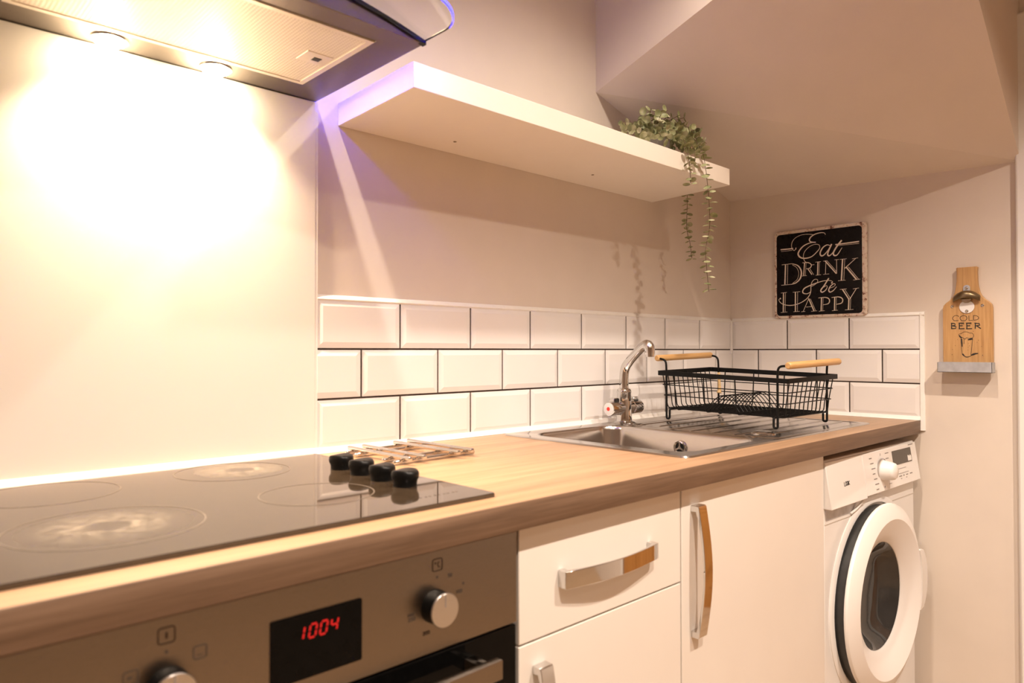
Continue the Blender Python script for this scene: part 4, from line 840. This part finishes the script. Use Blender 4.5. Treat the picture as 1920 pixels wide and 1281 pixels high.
def strand(pts, r0, r1, step, spread=1.0, lim=True):
    P = crom(pts, 8); sb, lb = newbm(), newbm()
    tube(sb, P, .0008, 6)
    acc = 0; turn = random.random()*6; total = sum((b-a).length for a, b in zip(P, P[1:])); run = 0
    for a, b in zip(P, P[1:]):
        seg = (b-a).length; acc += seg; run += seg
        if acc < step: continue
        acc = 0; T = (b-a).normalized(); turn += 1.57+random.uniform(-.3, .3)
        u = T.orthogonal().normalized(); v = T.cross(u)
        for k in (0, pi):
            w = u*cos(turn+k)+v*sin(turn+k); f = run/total; r = (r0*(1-f)+r1*f)*random.uniform(.8, 1.15)
            d = (w*spread+T*random.uniform(.1, .5)+Vector((0,0,random.uniform(-.1,.2)))).normalized(); p = b+w*.0015
            tip = p+d*2*r
            if lim and (tip.z > zroof(tip.x, tip.y) or tip.y > -.004): continue
            if tip.z < .73 and tip.z > .66 and tip.y > -.262 and tip.x < 1.152: continue
            leaf(lb, p, d, T+w*.2+Vector((random.uniform(-.4,.4), random.uniform(-.4,.4), random.uniform(-.3,.3))), r)
    if not len(lb.faces): lb.free(); sb.free(); return
    s = obj('stem', sb, 'stem', t); obj('foliage', lb, 'leaf', s, smooth=80)
S0 = Vector((PCX, PCY, .80))
crown = [(.85,-.19,.77),(.875,-.215,.775),(.90,-.225,.765),(.86,-.16,.775),(.83,-.20,.765),(1.09,-.19,.80),(1.10,-.22,.785),(1.07,-.235,.79),(1.11,-.17,.80),(.80,-.15,.785),(.825,-.17,.79),(.85,-.18,.815),(.86,-.10,.83),(.885,-.15,.845),(.90,-.2,.84),(.925,-.15,.875),(.945,-.19,.865),(.965,-.12,.88),(.99,-.2,.86),(1.01,-.15,.88),(1.03,-.19,.865),(1.05,-.11,.855),(1.06,-.16,.86),(1.08,-.2,.83),(1.07,-.12,.825),(1.09,-.15,.80),(.90,-.235,.79),(.94,-.24,.80),(.97,-.245,.81),(1.0,-.245,.80),(1.03,-.24,.79),(1.05,-.225,.81),(.92,-.25,.765),(.985,-.255,.775),(.955,-.255,.765),(1.02,-.25,.765)]
for q in crown:
    q = Vector(q); b0 = S0+Vector(((q.x-PCX)*.25, (q.y-PCY)*.25, -.005)); m = b0.lerp(q, .55)+Vector((random.uniform(-.01,.01), random.uniform(-.01,.01), .018))
    m.z = min(m.z, zroof(m.x, m.y)-.01); q.z = min(q.z, zroof(q.x, q.y)-.008)
    strand([b0, b0.lerp(m, .5)+Vector((0,0,.01)), m, q], .0085, .0098, .0155)
strand([(PCX-.02,-.15,.80),(.93,-.22,.80),(.915,-.266,.752),(.908,-.279,.715),(.912,-.281,.675),(.917,-.280,.645)], .0105, .0090, .0110)
strand([(PCX-.01,-.15,.80),(.955,-.22,.79),(.945,-.268,.75),(.938,-.280,.715),(.935,-.280,.70)], .009, .008, .015)
strand([(PCX+.01,-.16,.80),(.99,-.23,.795),(.985,-.268,.75),(.982,-.281,.715),(.994,-.282,.66),(1.005,-.281,.60),(1.008,-.280,.54),(.990,-.279,.48),(.992,-.28,.43),(1.003,-.28,.365)], .0112, .0088, .0115)
strand([(PCX+.03,-.13,.80),(1.06,-.12,.79),(1.13,-.11,.755),(1.163,-.108,.72),(1.168,-.108,.66),(1.166,-.108,.62),(1.163,-.110,.57),(1.172,-.115,.53),(1.170,-.122,.485)], .0105, .0080, .0115)
